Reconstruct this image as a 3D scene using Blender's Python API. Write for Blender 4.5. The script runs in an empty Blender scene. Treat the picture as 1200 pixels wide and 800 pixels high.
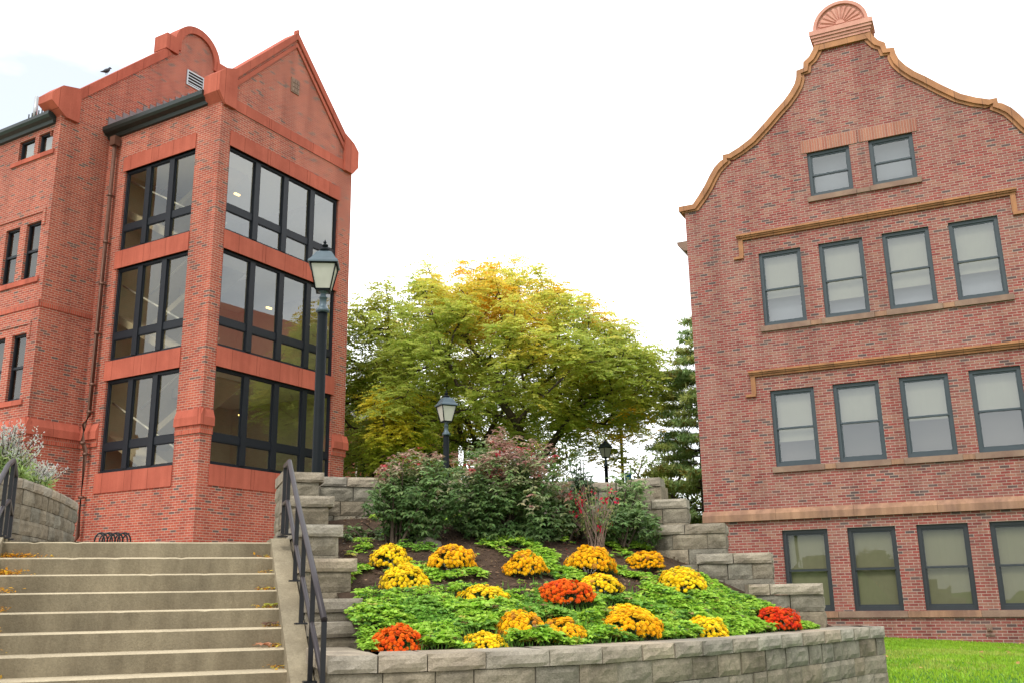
import bpy, math, random
from mathutils import Vector, Matrix, noise
R = math.radians
PI = math.pi
scene = bpy.context.scene
col = scene.collection

# ------------------------------------------------------------------ camera, sky, sun, exposure
cam = bpy.data.cameras.new('camera')
cam.sensor_width = 36.0
cam.lens = 36.0 * 1135.4 / 1200.0
cam.clip_start = 0.1
cam.clip_end = 3000
camo = bpy.data.objects.new('camera', cam)
col.objects.link(camo)
_p, _r = R(14.697), R(-.9165)
_F = Vector((0, math.cos(_p), math.sin(_p)))
_R0 = Vector((1, 0, 0))
_U0 = _R0.cross(_F)
_Rv = _R0 * math.cos(_r) + _U0 * math.sin(_r)
_Uv = -_R0 * math.sin(_r) + _U0 * math.cos(_r)
camo.matrix_world = Matrix(((_Rv.x, _Uv.x, -_F.x, 0), (_Rv.y, _Uv.y, -_F.y, 0), (_Rv.z, _Uv.z, -_F.z, 1.6), (0, 0, 0, 1)))
scene.camera = camo

SUN_EL, SUN_AZ = 52.0, 205.0          # azimuth clockwise from +Y (north); light comes from behind the camera, slightly left
world = bpy.data.worlds.new("World")
scene.world = world
world.use_nodes = True
wn, wl = world.node_tree.nodes, world.node_tree.links
bg = wn['Background']
sky = wn.new('ShaderNodeTexSky')
sky.sky_type = 'NISHITA'
sky.sun_disc = False
sky.sun_elevation = R(SUN_EL)
sky.sun_rotation = R(SUN_AZ)
tc = wn.new('ShaderNodeTexCoord')
mp = wn.new('ShaderNodeMapping')
mp.inputs['Scale'].default_value = (1.0, 1.0, 2.2)
mp.inputs['Location'].default_value = (0.35, 0.1, 0.2)
nz = wn.new('ShaderNodeTexNoise')
nz.inputs['Scale'].default_value = 2.1
nz.inputs['Detail'].default_value = 6
nz.inputs['Roughness'].default_value = .55
rp = wn.new('ShaderNodeValToRGB')
rp.color_ramp.elements[0].position = .36
rp.color_ramp.elements[0].color = (.36, .36, .36, 1)
rp.color_ramp.elements[1].position = .58
rp.color_ramp.elements[1].color = (1, 1, 1, 1)
mx = wn.new('ShaderNodeMix')
mx.data_type = 'RGBA'
cl = wn.new('ShaderNodeRGB')
cl.outputs[0].default_value = (13.6, 13.9, 14.2, 1)      # sunlit overcast cloud
wl.new(tc.outputs['Generated'], mp.inputs['Vector'])
wl.new(mp.outputs['Vector'], nz.inputs['Vector'])
gap = wn.new('ShaderNodeVectorMath')
gap.operation = 'DOT_PRODUCT'
gap.inputs[1].default_value = (-.47, .74, .48)
wl.new(tc.outputs['Generated'], gap.inputs[0])
gr_ = wn.new('ShaderNodeMapRange')
gr_.inputs['From Min'].default_value = .955
gr_.inputs['From Max'].default_value = 1.0
gr_.inputs['To Min'].default_value = .10
gr_.inputs['To Max'].default_value = -.18
wl.new(gap.outputs['Value'], gr_.inputs['Value'])
sm = wn.new('ShaderNodeMath')
sm.operation = 'ADD'
wl.new(nz.outputs['Fac'], sm.inputs[0])
wl.new(gr_.outputs['Result'], sm.inputs[1])
wl.new(sm.outputs[0], rp.inputs['Fac'])
wl.new(rp.outputs['Color'], mx.inputs['Factor'])
wl.new(sky.outputs['Color'], mx.inputs['A'])
wl.new(cl.outputs[0], mx.inputs['B'])
wl.new(mx.outputs['Result'], bg.inputs['Color'])
bg.inputs['Strength'].default_value = .1

sl = bpy.data.lights.new('sun', 'SUN')
sl.energy = 1.5
sl.angle = R(14)
sl.color = (1, .96, .9)
so = bpy.data.objects.new('sun', sl)
col.objects.link(so)
az, el = R(SUN_AZ), R(SUN_EL)
sdir = Vector((math.sin(az) * math.cos(el), math.cos(az) * math.cos(el), math.sin(el)))
so.rotation_euler = (-sdir).to_track_quat('-Z', 'Y').to_euler()
so.location = (0, -20, 30)

vs = scene.view_settings
vs.view_transform = 'Standard'
vs.look = 'None'
vs.exposure = 0.66
vs.gamma = 1
vs.use_curve_mapping = False
scene.cycles.max_bounces = 8
scene.cycles.transparent_max_bounces = 16
scene.cycles.caustics_reflective = False
scene.cycles.caustics_refractive = False

# ------------------------------------------------------------------ helpers
class MB:
    """collects polygons; build() links them as one mesh object"""
    def __init__(s, org=(0, 0, 0)):
        s.v, s.f, s.c, s.sm, s.o = [], [], [], [], org
        s.col = (1, 1, 1)
    def vert(s, p, c=None):
        s.v.append((p[0] - s.o[0], p[1] - s.o[1], p[2] - s.o[2]))
        s.c.append(c or s.col)
        return len(s.v) - 1
    def face(s, pts, smooth=False, c=None):
        s.f.append([s.vert(p, c) for p in pts])
        s.sm.append(smooth)
    def idx(s, ids, smooth=False):
        s.f.append(list(ids))
        s.sm.append(smooth)
    def box(s, a, b, P=None):
        P = P or (lambda x, y, z: (x, y, z))
        (x0, y0, z0), (x1, y1, z1) = a, b
        i = [s.vert(P(*q)) for q in ((x0, y0, z0), (x1, y0, z0), (x1, y1, z0), (x0, y1, z0), (x0, y0, z1), (x1, y0, z1), (x1, y1, z1), (x0, y1, z1))]
        for q in ((3, 2, 1, 0), (4, 5, 6, 7), (0, 1, 5, 4), (1, 2, 6, 5), (2, 3, 7, 6), (3, 0, 4, 7)):
            s.idx([i[k] for k in q])
    def prism(s, poly, d0, d1, P):
        """polygon of (x,z) pushed from depth d0 to d1 with P(x,depth,z)"""
        n = len(poly)
        a = [s.vert(P(x, d0, z)) for x, z in poly]
        b = [s.vert(P(x, d1, z)) for x, z in poly]
        s.idx(a)
        s.idx(b[::-1])
        for k in range(n):
            s.idx((a[k], b[k], b[(k + 1) % n], a[(k + 1) % n]))
    def tube(s, pts, r, n=8, cap=True, smooth=True, c=None):
        pts = [Vector(p) for p in pts]
        rs = r if isinstance(r, (list, tuple)) else [r] * len(pts)
        rings = []
        up = Vector((0, 0, 1))
        for k, p in enumerate(pts):
            t = (pts[min(k + 1, len(pts) - 1)] - pts[max(k - 1, 0)])
            t = t.normalized() if t.length > 1e-9 else Vector((0, 0, 1))
            u = t.cross(up)
            if u.length < .05:
                u = t.cross(Vector((1, 0, 0)))
            u.normalize()
            w = u.cross(t)
            rings.append([s.vert(p + (u * math.cos(2 * PI * j / n) + w * math.sin(2 * PI * j / n)) * rs[k], c) for j in range(n)])
        for k in range(len(rings) - 1):
            for j in range(n):
                s.idx((rings[k][j], rings[k][(j + 1) % n], rings[k + 1][(j + 1) % n], rings[k + 1][j]), smooth)
        if cap:
            s.idx(rings[0][::-1])
            s.idx(rings[-1])
    def lathe(s, cx, cy, prof, n=16, smooth=True, rot=0):
        rings = [[s.vert((cx + r * math.cos(rot + 2 * PI * j / n), cy + r * math.sin(rot + 2 * PI * j / n), z)) for j in range(n)] for r, z in prof]
        for k in range(len(rings) - 1):
            for j in range(n):
                s.idx((rings[k][j], rings[k][(j + 1) % n], rings[k + 1][(j + 1) % n], rings[k + 1][j]), smooth)
        s.idx(rings[0][::-1])
        s.idx(rings[-1])
    def build(s, name, mat, parent=None, uv=True):
        me = bpy.data.meshes.new(name)
        me.from_pydata(s.v, [], s.f)
        me.polygons.foreach_set('use_smooth', s.sm)
        at = me.attributes.new('tint', 'FLOAT_COLOR', 'POINT')
        fl = []
        for c in s.c:
            fl.extend((c[0], c[1], c[2], 1.0))
        at.data.foreach_set('color', fl)
        if uv:
            ul = me.uv_layers.new(name='uv')
            uvs = [0.0] * (2 * len(me.loops))
            V = s.v
            oz = s.o[2]
            for p in me.polygons:
                n = p.normal
                if abs(n.z) > .8:
                    m = 0
                elif abs(n.x) > abs(n.y):
                    m = 1
                else:
                    m = 2
                for li in p.loop_indices:
                    q = V[me.loops[li].vertex_index]
                    if m == 0:
                        uvs[2 * li], uvs[2 * li + 1] = q[0], q[1]
                    elif m == 1:
                        uvs[2 * li], uvs[2 * li + 1] = q[1], q[2] + oz
                    else:
                        uvs[2 * li], uvs[2 * li + 1] = q[0], q[2] + oz
            ul.data.foreach_set('uv', uvs)
        me.materials.append(mat)
        o = bpy.data.objects.new(name, me)
        col.objects.link(o)
        if parent is not None:
            o.parent = parent
        else:
            o.location = s.o
        return o

def tag(o, label, cat, group=None):
    o['label'] = label
    o['category'] = cat
    if group:
        o['group'] = group
    return o
def struct(o):
    o['kind'] = 'structure'
    return o
def stuff(o, label=None, cat=None):
    o['kind'] = 'stuff'
    if label:
        o['label'], o['category'] = label, cat
    return o
def thing(name, label, cat, loc=(0, 0, 0), rz=0, group=None):
    o = bpy.data.objects.new(name, None)
    o.empty_display_size = .2
    col.objects.link(o)
    o.location = loc
    o.rotation_euler = (0, 0, rz)
    return tag(o, label, cat, group)
def copy_tree(o, parent=None):
    c = o.copy()
    col.objects.link(c)
    if parent is not None:
        c.parent = parent
    for ch in list(o.children):
        copy_tree(ch, c)
    return c
def rnd(a, b):
    return random.uniform(a, b)
def lerp(a, b, t):
    return a + (b - a) * t
def mixc(a, b, t):
    return tuple(lerp(a[k], b[k], t) for k in range(3))
def interp(x, xs, ys):
    if x <= xs[0]:
        return ys[0]
    for k in range(len(xs) - 1):
        if x <= xs[k + 1]:
            return lerp(ys[k], ys[k + 1], (x - xs[k]) / (xs[k + 1] - xs[k]))
    return ys[-1]
def smooth01(t):
    t = max(0, min(1, t))
    return t * t * (3 - 2 * t)

# ------------------------------------------------------------------ materials
def newmat(name):
    m = bpy.data.materials.new(name)
    m.use_nodes = True
    nt = m.node_tree
    b = nt.nodes['Principled BSDF']
    b.inputs['Specular IOR Level'].default_value = .3
    return m, nt, b
def N(nt, t, **kw):
    n = nt.nodes.new(t)
    for k, v in kw.items():
        n.inputs[k.replace('_', ' ')].default_value = v
    return n
def ramp(nt, src, stops):
    r = nt.nodes.new('ShaderNodeValToRGB')
    cr = r.color_ramp
    while len(cr.elements) < len(stops):
        cr.elements.new(.5)
    for e, (p, c) in zip(cr.elements, stops):
        e.position = p
        e.color = (c[0], c[1], c[2], 1)
    nt.links.new(src, r.inputs['Fac'])
    return r.outputs['Color']
def mixn(nt, a, b, fac, mode='MIX'):
    m = nt.nodes.new('ShaderNodeMix')
    m.data_type = 'RGBA'
    m.blend_type = mode
    for s, v in (('A', a), ('B', b), ('Factor', fac)):
        if hasattr(v, 'links') or hasattr(v, 'is_linked'):
            nt.links.new(v, m.inputs[s])
        elif isinstance(v, (int, float)):
            m.inputs[s].default_value = v
        else:
            m.inputs[s].default_value = (v[0], v[1], v[2], 1)
    return m.outputs['Result']
def bump(nt, b, src, strength=.3, dist=.02):
    bp = nt.nodes.new('ShaderNodeBump')
    bp.inputs['Strength'].default_value = strength
    bp.inputs['Distance'].default_value = dist
    nt.links.new(src, bp.inputs['Height'])
    nt.links.new(bp.outputs['Normal'], b.inputs['Normal'])

def brick_mat(name, stops, mortar, stain, row=.0677, width=.213, msize=.011, soot=None):
    m, nt, b = newmat(name)
    uv = nt.nodes.new('ShaderNodeUVMap')
    br = nt.nodes.new('ShaderNodeTexBrick')
    br.offset = .5
    br.inputs['Color1'].default_value = (0, 0, 0, 1)
    br.inputs['Color2'].default_value = (1, 1, 1, 1)
    br.inputs['Mortar'].default_value = (.5, .5, .5, 1)
    br.inputs['Scale'].default_value = 1
    br.inputs['Mortar Size'].default_value = msize * .5
    br.inputs['Mortar Smooth'].default_value = .15
    br.inputs['Brick Width'].default_value = width
    br.inputs['Row Height'].default_value = row
    nt.links.new(uv.outputs['UV'], br.inputs['Vector'])
    c = ramp(nt, br.outputs['Color'], stops)
    n1 = N(nt, 'ShaderNodeTexNoise', Scale=.55, Detail=5.0, Roughness=.6)
    nt.links.new(uv.outputs['UV'], n1.inputs['Vector'])
    c = mixn(nt, c, stain, ramp(nt, n1.outputs['Fac'], [(.45, (0, 0, 0)), (.72, (.42, .42, .42))]))
    ms_ = nt.nodes.new('ShaderNodeMapping')
    ms_.inputs['Scale'].default_value = (1.5, .16, 1)
    n4 = N(nt, 'ShaderNodeTexNoise', Scale=1.0, Detail=6.0, Roughness=.65)
    nt.links.new(uv.outputs['UV'], ms_.inputs['Vector'])
    nt.links.new(ms_.outputs['Vector'], n4.inputs['Vector'])
    streaks = ramp(nt, n4.outputs['Fac'], [(.36, (.70, .68, .68)), (.56, (1.06, 1.06, 1.06))])
    n2 = N(nt, 'ShaderNodeTexNoise', Scale=34.0, Detail=3.0)
    nt.links.new(uv.outputs['UV'], n2.inputs['Vector'])
    c = mixn(nt, c, ramp(nt, n2.outputs['Fac'], [(.3, (.72, .72, .72)), (.7, (1.18, 1.18, 1.18))]), .8, 'MULTIPLY')
    n3 = N(nt, 'ShaderNodeTexNoise', Scale=1.7, Detail=4.0)
    nt.links.new(uv.outputs['UV'], n3.inputs['Vector'])
    mo = mixn(nt, mortar, tuple(x * .62 for x in mortar), n3.outputs['Fac'])
    c = mixn(nt, c, mo, br.outputs['Fac'])
    c = mixn(nt, c, streaks, .75, 'MULTIPLY')
    nt.links.new(c, b.inputs['Base Color'])
    b.inputs['Roughness'].default_value = .85
    inv = nt.nodes.new('ShaderNodeMath')
    inv.operation = 'SUBTRACT'
    inv.inputs[0].default_value = 1
    nt.links.new(br.outputs['Fac'], inv.inputs[1])
    bump(nt, b, inv.outputs[0], .5, .006)
    return m
def stone_mat(name, c1, c2, scale=3.0, rough=.8, spec=.3, bs=.25, speck=1, tint=False, streak=0, joint=0):
    m, nt, b = newmat(name)
    g = nt.nodes.new('ShaderNodeTexCoord')
    n1 = N(nt, 'ShaderNodeTexNoise', Scale=scale, Detail=6.0, Roughness=.6)
    nt.links.new(g.outputs['Object'], n1.inputs['Vector'])
    c = mixn(nt, c1, c2, ramp(nt, n1.outputs['Fac'], [(.35, (0, 0, 0)), (.68, (1, 1, 1))]))
    n2 = N(nt, 'ShaderNodeTexNoise', Scale=60.0, Detail=4.0, Roughness=.7)
    nt.links.new(g.outputs['Object'], n2.inputs['Vector'])
    c = mixn(nt, c, ramp(nt, n2.outputs['Fac'], [(.3, (.7, .7, .7)), (.7, (1.22, 1.22, 1.22))]), .75 * speck, 'MULTIPLY')
    if streak:
        mpg = nt.nodes.new('ShaderNodeMapping')
        mpg.inputs['Scale'].default_value = (5, 5, .35)
        n3 = N(nt, 'ShaderNodeTexNoise', Scale=1.0, Detail=5.0, Roughness=.65)
        nt.links.new(g.outputs['Object'], mpg.inputs['Vector'])
        nt.links.new(mpg.outputs['Vector'], n3.inputs['Vector'])
        c = mixn(nt, c, ramp(nt, n3.outputs['Fac'], [(.42, (.5, .47, .45)), (.62, (1, 1, 1))]), streak, 'MULTIPLY')
    if joint:
        uv = nt.nodes.new('ShaderNodeUVMap')
        br = nt.nodes.new('ShaderNodeTexBrick')
        br.offset = 0
        for q_, v_ in (('Scale', 1), ('Mortar Size', .009), ('Mortar Smooth', .3), ('Brick Width', joint), ('Row Height', 60)):
            br.inputs[q_].default_value = v_
        br.inputs['Color1'].default_value = (.86, .86, .86, 1)
        br.inputs['Color2'].default_value = (1.1, 1.08, 1.06, 1)
        br.inputs['Mortar'].default_value = (.45, .42, .4, 1)
        nt.links.new(uv.outputs['UV'], br.inputs['Vector'])
        c = mixn(nt, c, br.outputs['Color'], 1.0, 'MULTIPLY')
    if tint:
        at = nt.nodes.new('ShaderNodeAttribute')
        at.attribute_name = 'tint'
        c = mixn(nt, c, at.outputs['Color'], 1.0, 'MULTIPLY')
    nt.links.new(c, b.inputs['Base Color'])
    b.inputs['Roughness'].default_value = rough
    b.inputs['Specular IOR Level'].default_value = spec
    bump(nt, b, n2.outputs['Fac'], bs, .012)
    return m
def plain(name, c, rough=.5, metal=0.0, spec=.4, var=.2):
    m, nt, b = newmat(name)
    g = nt.nodes.new('ShaderNodeTexCoord')
    n1 = N(nt, 'ShaderNodeTexNoise', Scale=7.0, Detail=4.0)
    nt.links.new(g.outputs['Object'], n1.inputs['Vector'])
    cc = mixn(nt, tuple(x * (1 - var) for x in c), tuple(min(1, x * (1 + var)) for x in c), n1.outputs['Fac'])
    nt.links.new(cc, b.inputs['Base Color'])
    b.inputs['Roughness'].default_value = rough
    b.inputs['Metallic'].default_value = metal
    b.inputs['Specular IOR Level'].default_value = spec
    return m
def leaf_mat(name, trans=.3, rough=.5, spec=.25):
    m, nt, b = newmat(name)
    at = nt.nodes.new('ShaderNodeAttribute')
    at.attribute_name = 'tint'
    nt.links.new(at.outputs['Color'], b.inputs['Base Color'])
    b.inputs['Roughness'].default_value = rough
    b.inputs['Specular IOR Level'].default_value = spec
    tr = nt.nodes.new('ShaderNodeBsdfTranslucent')
    nt.links.new(at.outputs['Color'], tr.inputs['Color'])
    mxs = nt.nodes.new('ShaderNodeMixShader')
    mxs.inputs[0].default_value = trans
    nt.links.new(b.outputs[0], mxs.inputs[1])
    nt.links.new(tr.outputs[0], mxs.inputs[2])
    nt.links.new(mxs.outputs[0], nt.nodes['Material Output'].inputs['Surface'])
    return m
def glass_mat(name, refl=.2, tint=(.75, .77, .75), wav=.0):
    m, nt, b = newmat(name)
    nt.nodes.remove(b)
    tr = nt.nodes.new('ShaderNodeBsdfTransparent')
    tr.inputs['Color'].default_value = (*tint, 1)
    gl = nt.nodes.new('ShaderNodeBsdfGlossy')
    gl.inputs['Color'].default_value = (.95, .97, .97, 1)
    gl.inputs['Roughness'].default_value = .01
    ge = nt.nodes.new('ShaderNodeNewGeometry')
    dt = nt.nodes.new('ShaderNodeVectorMath')
    dt.operation = 'DOT_PRODUCT'
    nt.links.new(ge.outputs['Incoming'], dt.inputs[0])
    nt.links.new(ge.outputs['Normal'], dt.inputs[1])
    def mth(op, src, v=None, flip=False):
        q = nt.nodes.new('ShaderNodeMath')
        q.operation = op
        nt.links.new(src, q.inputs[1 if flip else 0])
        if v is not None:
            q.inputs[0 if flip else 1].default_value = v
        return q.outputs[0]
    cs = mth('ABSOLUTE', dt.outputs['Value'])
    pw = mth('POWER', mth('SUBTRACT', cs, 1.0, True), 5.0)      # Schlick reflection, both faces of the pane
    ad = nt.nodes.new('ShaderNodeMath')
    ad.operation = 'ADD'
    ad.use_clamp = True
    ad.inputs[1].default_value = .07 + refl
    nt.links.new(mth('MULTIPLY', pw, .9), ad.inputs[0])
    if wav:
        g = nt.nodes.new('ShaderNodeTexCoord')
        n1 = N(nt, 'ShaderNodeTexNoise', Scale=1.2, Detail=1.0)
        nt.links.new(g.outputs['Object'], n1.inputs['Vector'])
        bp = nt.nodes.new('ShaderNodeBump')
        bp.inputs['Strength'].default_value = wav
        bp.inputs['Distance'].default_value = .02
        nt.links.new(n1.outputs['Fac'], bp.inputs['Height'])
        nt.links.new(bp.outputs['Normal'], gl.inputs['Normal'])
    ms = nt.nodes.new('ShaderNodeMixShader')
    nt.links.new(ad.outputs[0], ms.inputs[0])
    nt.links.new(tr.outputs[0], ms.inputs[1])
    nt.links.new(gl.outputs[0], ms.inputs[2])
    nt.links.new(ms.outputs[0], nt.nodes['Material Output'].inputs['Surface'])
    return m
def glow_mat(name, c, s):
    m, nt, b = newmat(name)
    b.inputs['Emission Color'].default_value = (*c, 1)
    b.inputs['Emission Strength'].default_value = s
    return m

M = {}
M['brick_red'] = brick_mat('red brick', [(0, (.10, .065, .06)), (.06, (.13, .066, .054)), (.10, (.24, .043, .027)), (.35, (.34, .062, .036)), (.7, (.39, .084, .046)), (1, (.28, .050, .031))],
                           (.48, .325, .24), (.33, .087, .056), msize=.0155)
M['brick_old'] = brick_mat('old brick', [(0, (.085, .055, .055)), (.05, (.10, .058, .055)), (.08, (.18, .038, .034)), (.35, (.26, .056, .046)), (.65, (.235, .082, .066)), (.85, (.28, .118, .084)), (1, (.19, .042, .042))],
                           (.41, .315, .255), (.22, .125, .10), msize=.0145)
M['soldier'] = brick_mat('standing brick', [(0, (.30, .052, .03)), (1, (.44, .09, .048))], (.36, .22, .16), (.38, .1, .06), row=.213, width=.0677)
M['soldier_tan'] = brick_mat('tan standing brick', [(0, (.28, .095, .065)), (1, (.37, .16, .105))], (.42, .31, .25), (.3, .13, .09), row=.4, width=.0677)
M['terracotta'] = stone_mat('red sandstone', (.47, .125, .080), (.37, .092, .059), .9, .9, .15, .35, .8, streak=.25, joint=.93)
M['orange_trim'] = stone_mat('ochre terracotta', (.42, .185, .07), (.30, .125, .05), 2.5, .6, .35, .1, .5, streak=.3, joint=.61)
M['pink_stone'] = stone_mat('pink terracotta', (.54, .27, .20), (.45, .20, .15), 3.0, .75, .3, .15, .6)
M['brownstone'] = stone_mat('brownstone', (.36, .20, .12), (.22, .12, .085), 1.4, .8, .3, .2, .7, streak=.5)
M['sill'] = stone_mat('sill stone', (.26, .17, .12), (.17, .10, .075), 2.0, .8, .3, .2, .7)
M['frame_dark'] = plain('dark window metal', (.010, .012, .016), .5, .0, .25)
M['frame_teal'] = plain('slate painted window wood', (.036, .050, .058), .5)
M['frame_black'] = plain('black window wood', (.022, .026, .03), .45)
M['glass'] = glass_mat('tower glass', .11, (.80, .80, .72))
M['glass_left'] = glass_mat('clear stairwell glass', .02, (.85, .84, .76))
M['glass_wing'] = glass_mat('wing glass', .0, (.7, .68, .6))
M['glass_old'] = glass_mat('old glass', .06, (.90, .91, .88), .15)
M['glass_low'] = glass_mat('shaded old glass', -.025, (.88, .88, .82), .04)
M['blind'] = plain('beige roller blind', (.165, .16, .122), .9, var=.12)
M['blind_low'] = plain('shaded olive roller blind', (.15, .145, .094), .9, var=.1)  # beige-olive blind, shade at the low windows put into its darker colour
M['screen'] = plain('grey insect screen', (.14, .15, .17), .9, var=.15)
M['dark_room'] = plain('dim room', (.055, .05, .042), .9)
M['tan_room'] = plain('tan room wall', (.42, .36, .25), .9, var=.1)
M['white_room'] = plain('off white ceiling', (.6, .57, .48), .9, var=.05)
M['gutter'] = plain('dark green gutter', (.02, .026, .024), .45, .2)
M['roof_tile'] = plain('red roof tile', (.30, .07, .045), .7, var=.35)
M['slate'] = plain('slate roof', (.09, .085, .085), .75)
M['lead'] = plain('lead flashing', (.17, .15, .155), .6, .2, var=.3)
M['pipe'] = plain('brown copper pipe', (.13, .062, .042), .45, .35, var=.35)
M['grey_metal'] = plain('galvanised metal', (.36, .37, .38), .45, .5)
M['black_metal'] = plain('black painted steel', (.008, .008, .010), .45, .0, .3)
M['rail_top'] = plain('worn bronze handrail', (.028, .022, .024), .45, .2, .3)
M['lamp_green'] = plain('weathered lamp post', (.004, .006, .007), .6, .0, .1, .35)
M['lamp_hood'] = plain('oxidised lamp hood', (.05, .075, .09), .42, .3, .5, .3)
M['lamp_glass'] = plain('frosted lamp glass', (.36, .35, .30), .3, .0, .5, .15)
M['block'] = stone_mat('split face block', (.26, .228, .170), (.145, .128, .096), 5.0, .95, .15, .9, 1, True, .3)
M['cap'] = stone_mat('capping block', (.33, .285, .22), (.21, .18, .14), 5.0, .95, .15, .7, 1, True)
M['concrete'] = stone_mat('stair concrete', (.285, .24, .16), (.19, .16, .108), 1.6, .9, .2, .35, .8, streak=.45)  # shade on the risers put into the darker colour; streaks are stains
M['tread'] = stone_mat('lit tread concrete', (.43, .36, .245), (.32, .265, .18), 2.2, .9, .2, .3, .7)  # same concrete as the risers, light from above put into the colour
M['paving'] = stone_mat('plaza concrete', (.40, .36, .28), (.32, .28, .22), .8, .9, .2, .2, .7)
M['soil'] = stone_mat('mulched soil', (.075, .048, .032), (.04, .026, .018), 6.0, 1, .1, 1.0, 1)
M['lawn'] = stone_mat('lawn earth', (.075, .17, .02), (.055, .13, .018), 2.5, 1, .1, .8, .8)
M['leaf'] = leaf_mat('leaves', .42)
M['airy_leaf'] = leaf_mat('thin autumn leaves', .6)
M['petal'] = leaf_mat('petals', .25, .6, .15)
M['bark'] = stone_mat('bark', (.10, .075, .055), (.05, .038, .03), 9, .95, .1, .8)
M['lit'] = glow_mat('lit ceiling lamp', (1, .66, .2), 2.2)
M['banner'] = plain('blue banner cloth', (.03, .22, .62), .7)
M['bird'] = plain('dark feathers', (.02, .02, .028), .6)

# ------------------------------------------------------------------ stair frame: a to the right, b up the stairs
SA = R(19)
def AB(a, b):
    return (a * math.cos(SA) - b * math.sin(SA), a * math.sin(SA) + b * math.cos(SA))
def toAB(x, y):
    return (x * math.cos(SA) + y * math.sin(SA), -x * math.sin(SA) + y * math.cos(SA))
LAND = 2.127
B0, RUN, RISE = 9.56, .26, .148
def plaza_z(a, b):
    return min(LAND + .056 * max(0, b - 10.2), 3.05)
def low_z(x, y):
    # lawn: about .6 m, falling slowly to the right, a little lower near the camera
    return .12 + .5 * smooth01((y - 4) / 8) - .05 * max(0, x - 6) - (.03 * max(0, -x - 4) if x < -4 else 0)

def grid_sheet(name, mat, xs, ys, fn):
    mb = MB()
    ids = [[mb.vert(fn(x, y)) for x in xs] for y in ys]
    for j in range(len(ys) - 1):
        for i in range(len(xs) - 1):
            mb.idx((ids[j][i], ids[j][i + 1], ids[j + 1][i + 1], ids[j + 1][i]), True)
    return struct(mb.build(name, mat))
def frange(a, b, n):
    return [a + (b - a) * k / n for k in range(n + 1)]

# lawn and far ground, one sheet to the horizon
xs = [-900, -400, -150, -70] + frange(-40, 40, 80) + [70, 150, 400, 900]
ys = [-300, -100, -40] + frange(-20, 60, 80) + [90, 150, 400, 1200]
def low_pt(x, y):
    z = max(low_z(x, y), -.3)
    return (x, y, z - (0 if abs(x) < 60 and -25 < y < 80 else .4))
grid_sheet('ground', M['lawn'], xs, ys, low_pt)
# upper plaza behind the stairs and the planted bed
grid_sheet('plaza', M['paving'], frange(-34, 1.0, 30), frange(B0, 11.25, 6), lambda a, b: (*AB(a, b), plaza_z(a, b)))
grid_sheet('upper_plaza', M['paving'], frange(-34, 5.7, 36), [11.25] + frange(12, 40, 20) + [70], lambda a, b: (*AB(a, b), plaza_z(a, b)))
def bank_pt(a, b):
    x, y = AB(a, b)
    t = max(smooth01((a - 5.6) / lerp(1.6, 4.0, smooth01((b - 11) / 8))), 1 - smooth01((b - 10.7) / 1.6))
    return (x, y, lerp(plaza_z(a, b), low_z(x, y) - .4, t))
grid_sheet('grass_bank', M['lawn'], frange(5.7, 9.7, 16), frange(10.4, 12.4, 8) + frange(13.4, 40, 19) + [70], bank_pt)
def lbank_pt(a, b):
    x, y = AB(a, b)
    return (x, y, lerp(low_z(x, y) - .1, LAND, smooth01((b - 2) / (B0 - 2))))
grid_sheet('left_bank', M['lawn'], frange(-20, -1.72, 10), frange(2, B0, 12), lbank_pt)

# ------------------------------------------------------------------ concrete stairs
random.seed(3)
x0, y0 = AB(-.2, 7.0)
stairs = thing('concrete_stairs', 'wide tan concrete staircase climbing from the foreground to the brick tower', 'stairs', (x0, y0, .03))
def stair_pt(a, b, z):
    x, y = AB(a, b)
    return (x, y, z)
NST = 13
for k in range(NST):
    z = LAND - RISE * k
    b = B0 - RUN * k
    mb = MB((x0, y0, .03))
    # riser slightly wavy with small chips on the nosing
    n = 46
    A0, A1 = -1.42, .85
    front_t, front_b, back_t = [], [], []
    for i in range(n + 1):
        a = lerp(A0, A1, i / n)
        w = .004 * noise.noise((a * 3, k * 7.1, 0))
        chip = max(0, noise.noise((a * 9, k * 3.7, 5)) - .42) * .05
        front_t.append((a, b - .012 + w + chip * .6, z - chip * .5))
        front_b.append((a, b + .012 + w, z - RISE - .002))
    depth = RUN + .02 if k else .6
    F2 = [mb.vert(stair_pt(a, bb + .018, z), (1, 1, 1)) for a, bb, zz in front_t]
    F1 = [mb.vert(stair_pt(a, bb, zz - .012), (1, 1, 1)) for a, bb, zz in front_t]
    F0 = [mb.vert(stair_pt(*q)) for q in front_b]
    for i in range(n):
        mb.idx((F0[i], F0[i + 1], F1[i + 1], F1[i]))
    mb.build('riser', M['concrete'], stairs)
    mt = MB((x0, y0, .03))
    T1 = [mt.vert(stair_pt(a, bb, zz - .012)) for a, bb, zz in front_t]
    T2 = [mt.vert(stair_pt(a, bb + .016, zz)) for a, bb, zz in front_t]
    T3 = [mt.vert(stair_pt(a, b + depth, z + (.003 if k == 0 else 0))) for a, bb, zz in front_t]
    for i in range(n):
        mt.idx((T1[i], T1[i + 1], T2[i + 1], T2[i]))
        mt.idx((T2[i], T2[i + 1], T3[i + 1], T3[i]))
    mt.build('tread', M['tread'], stairs)
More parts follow.
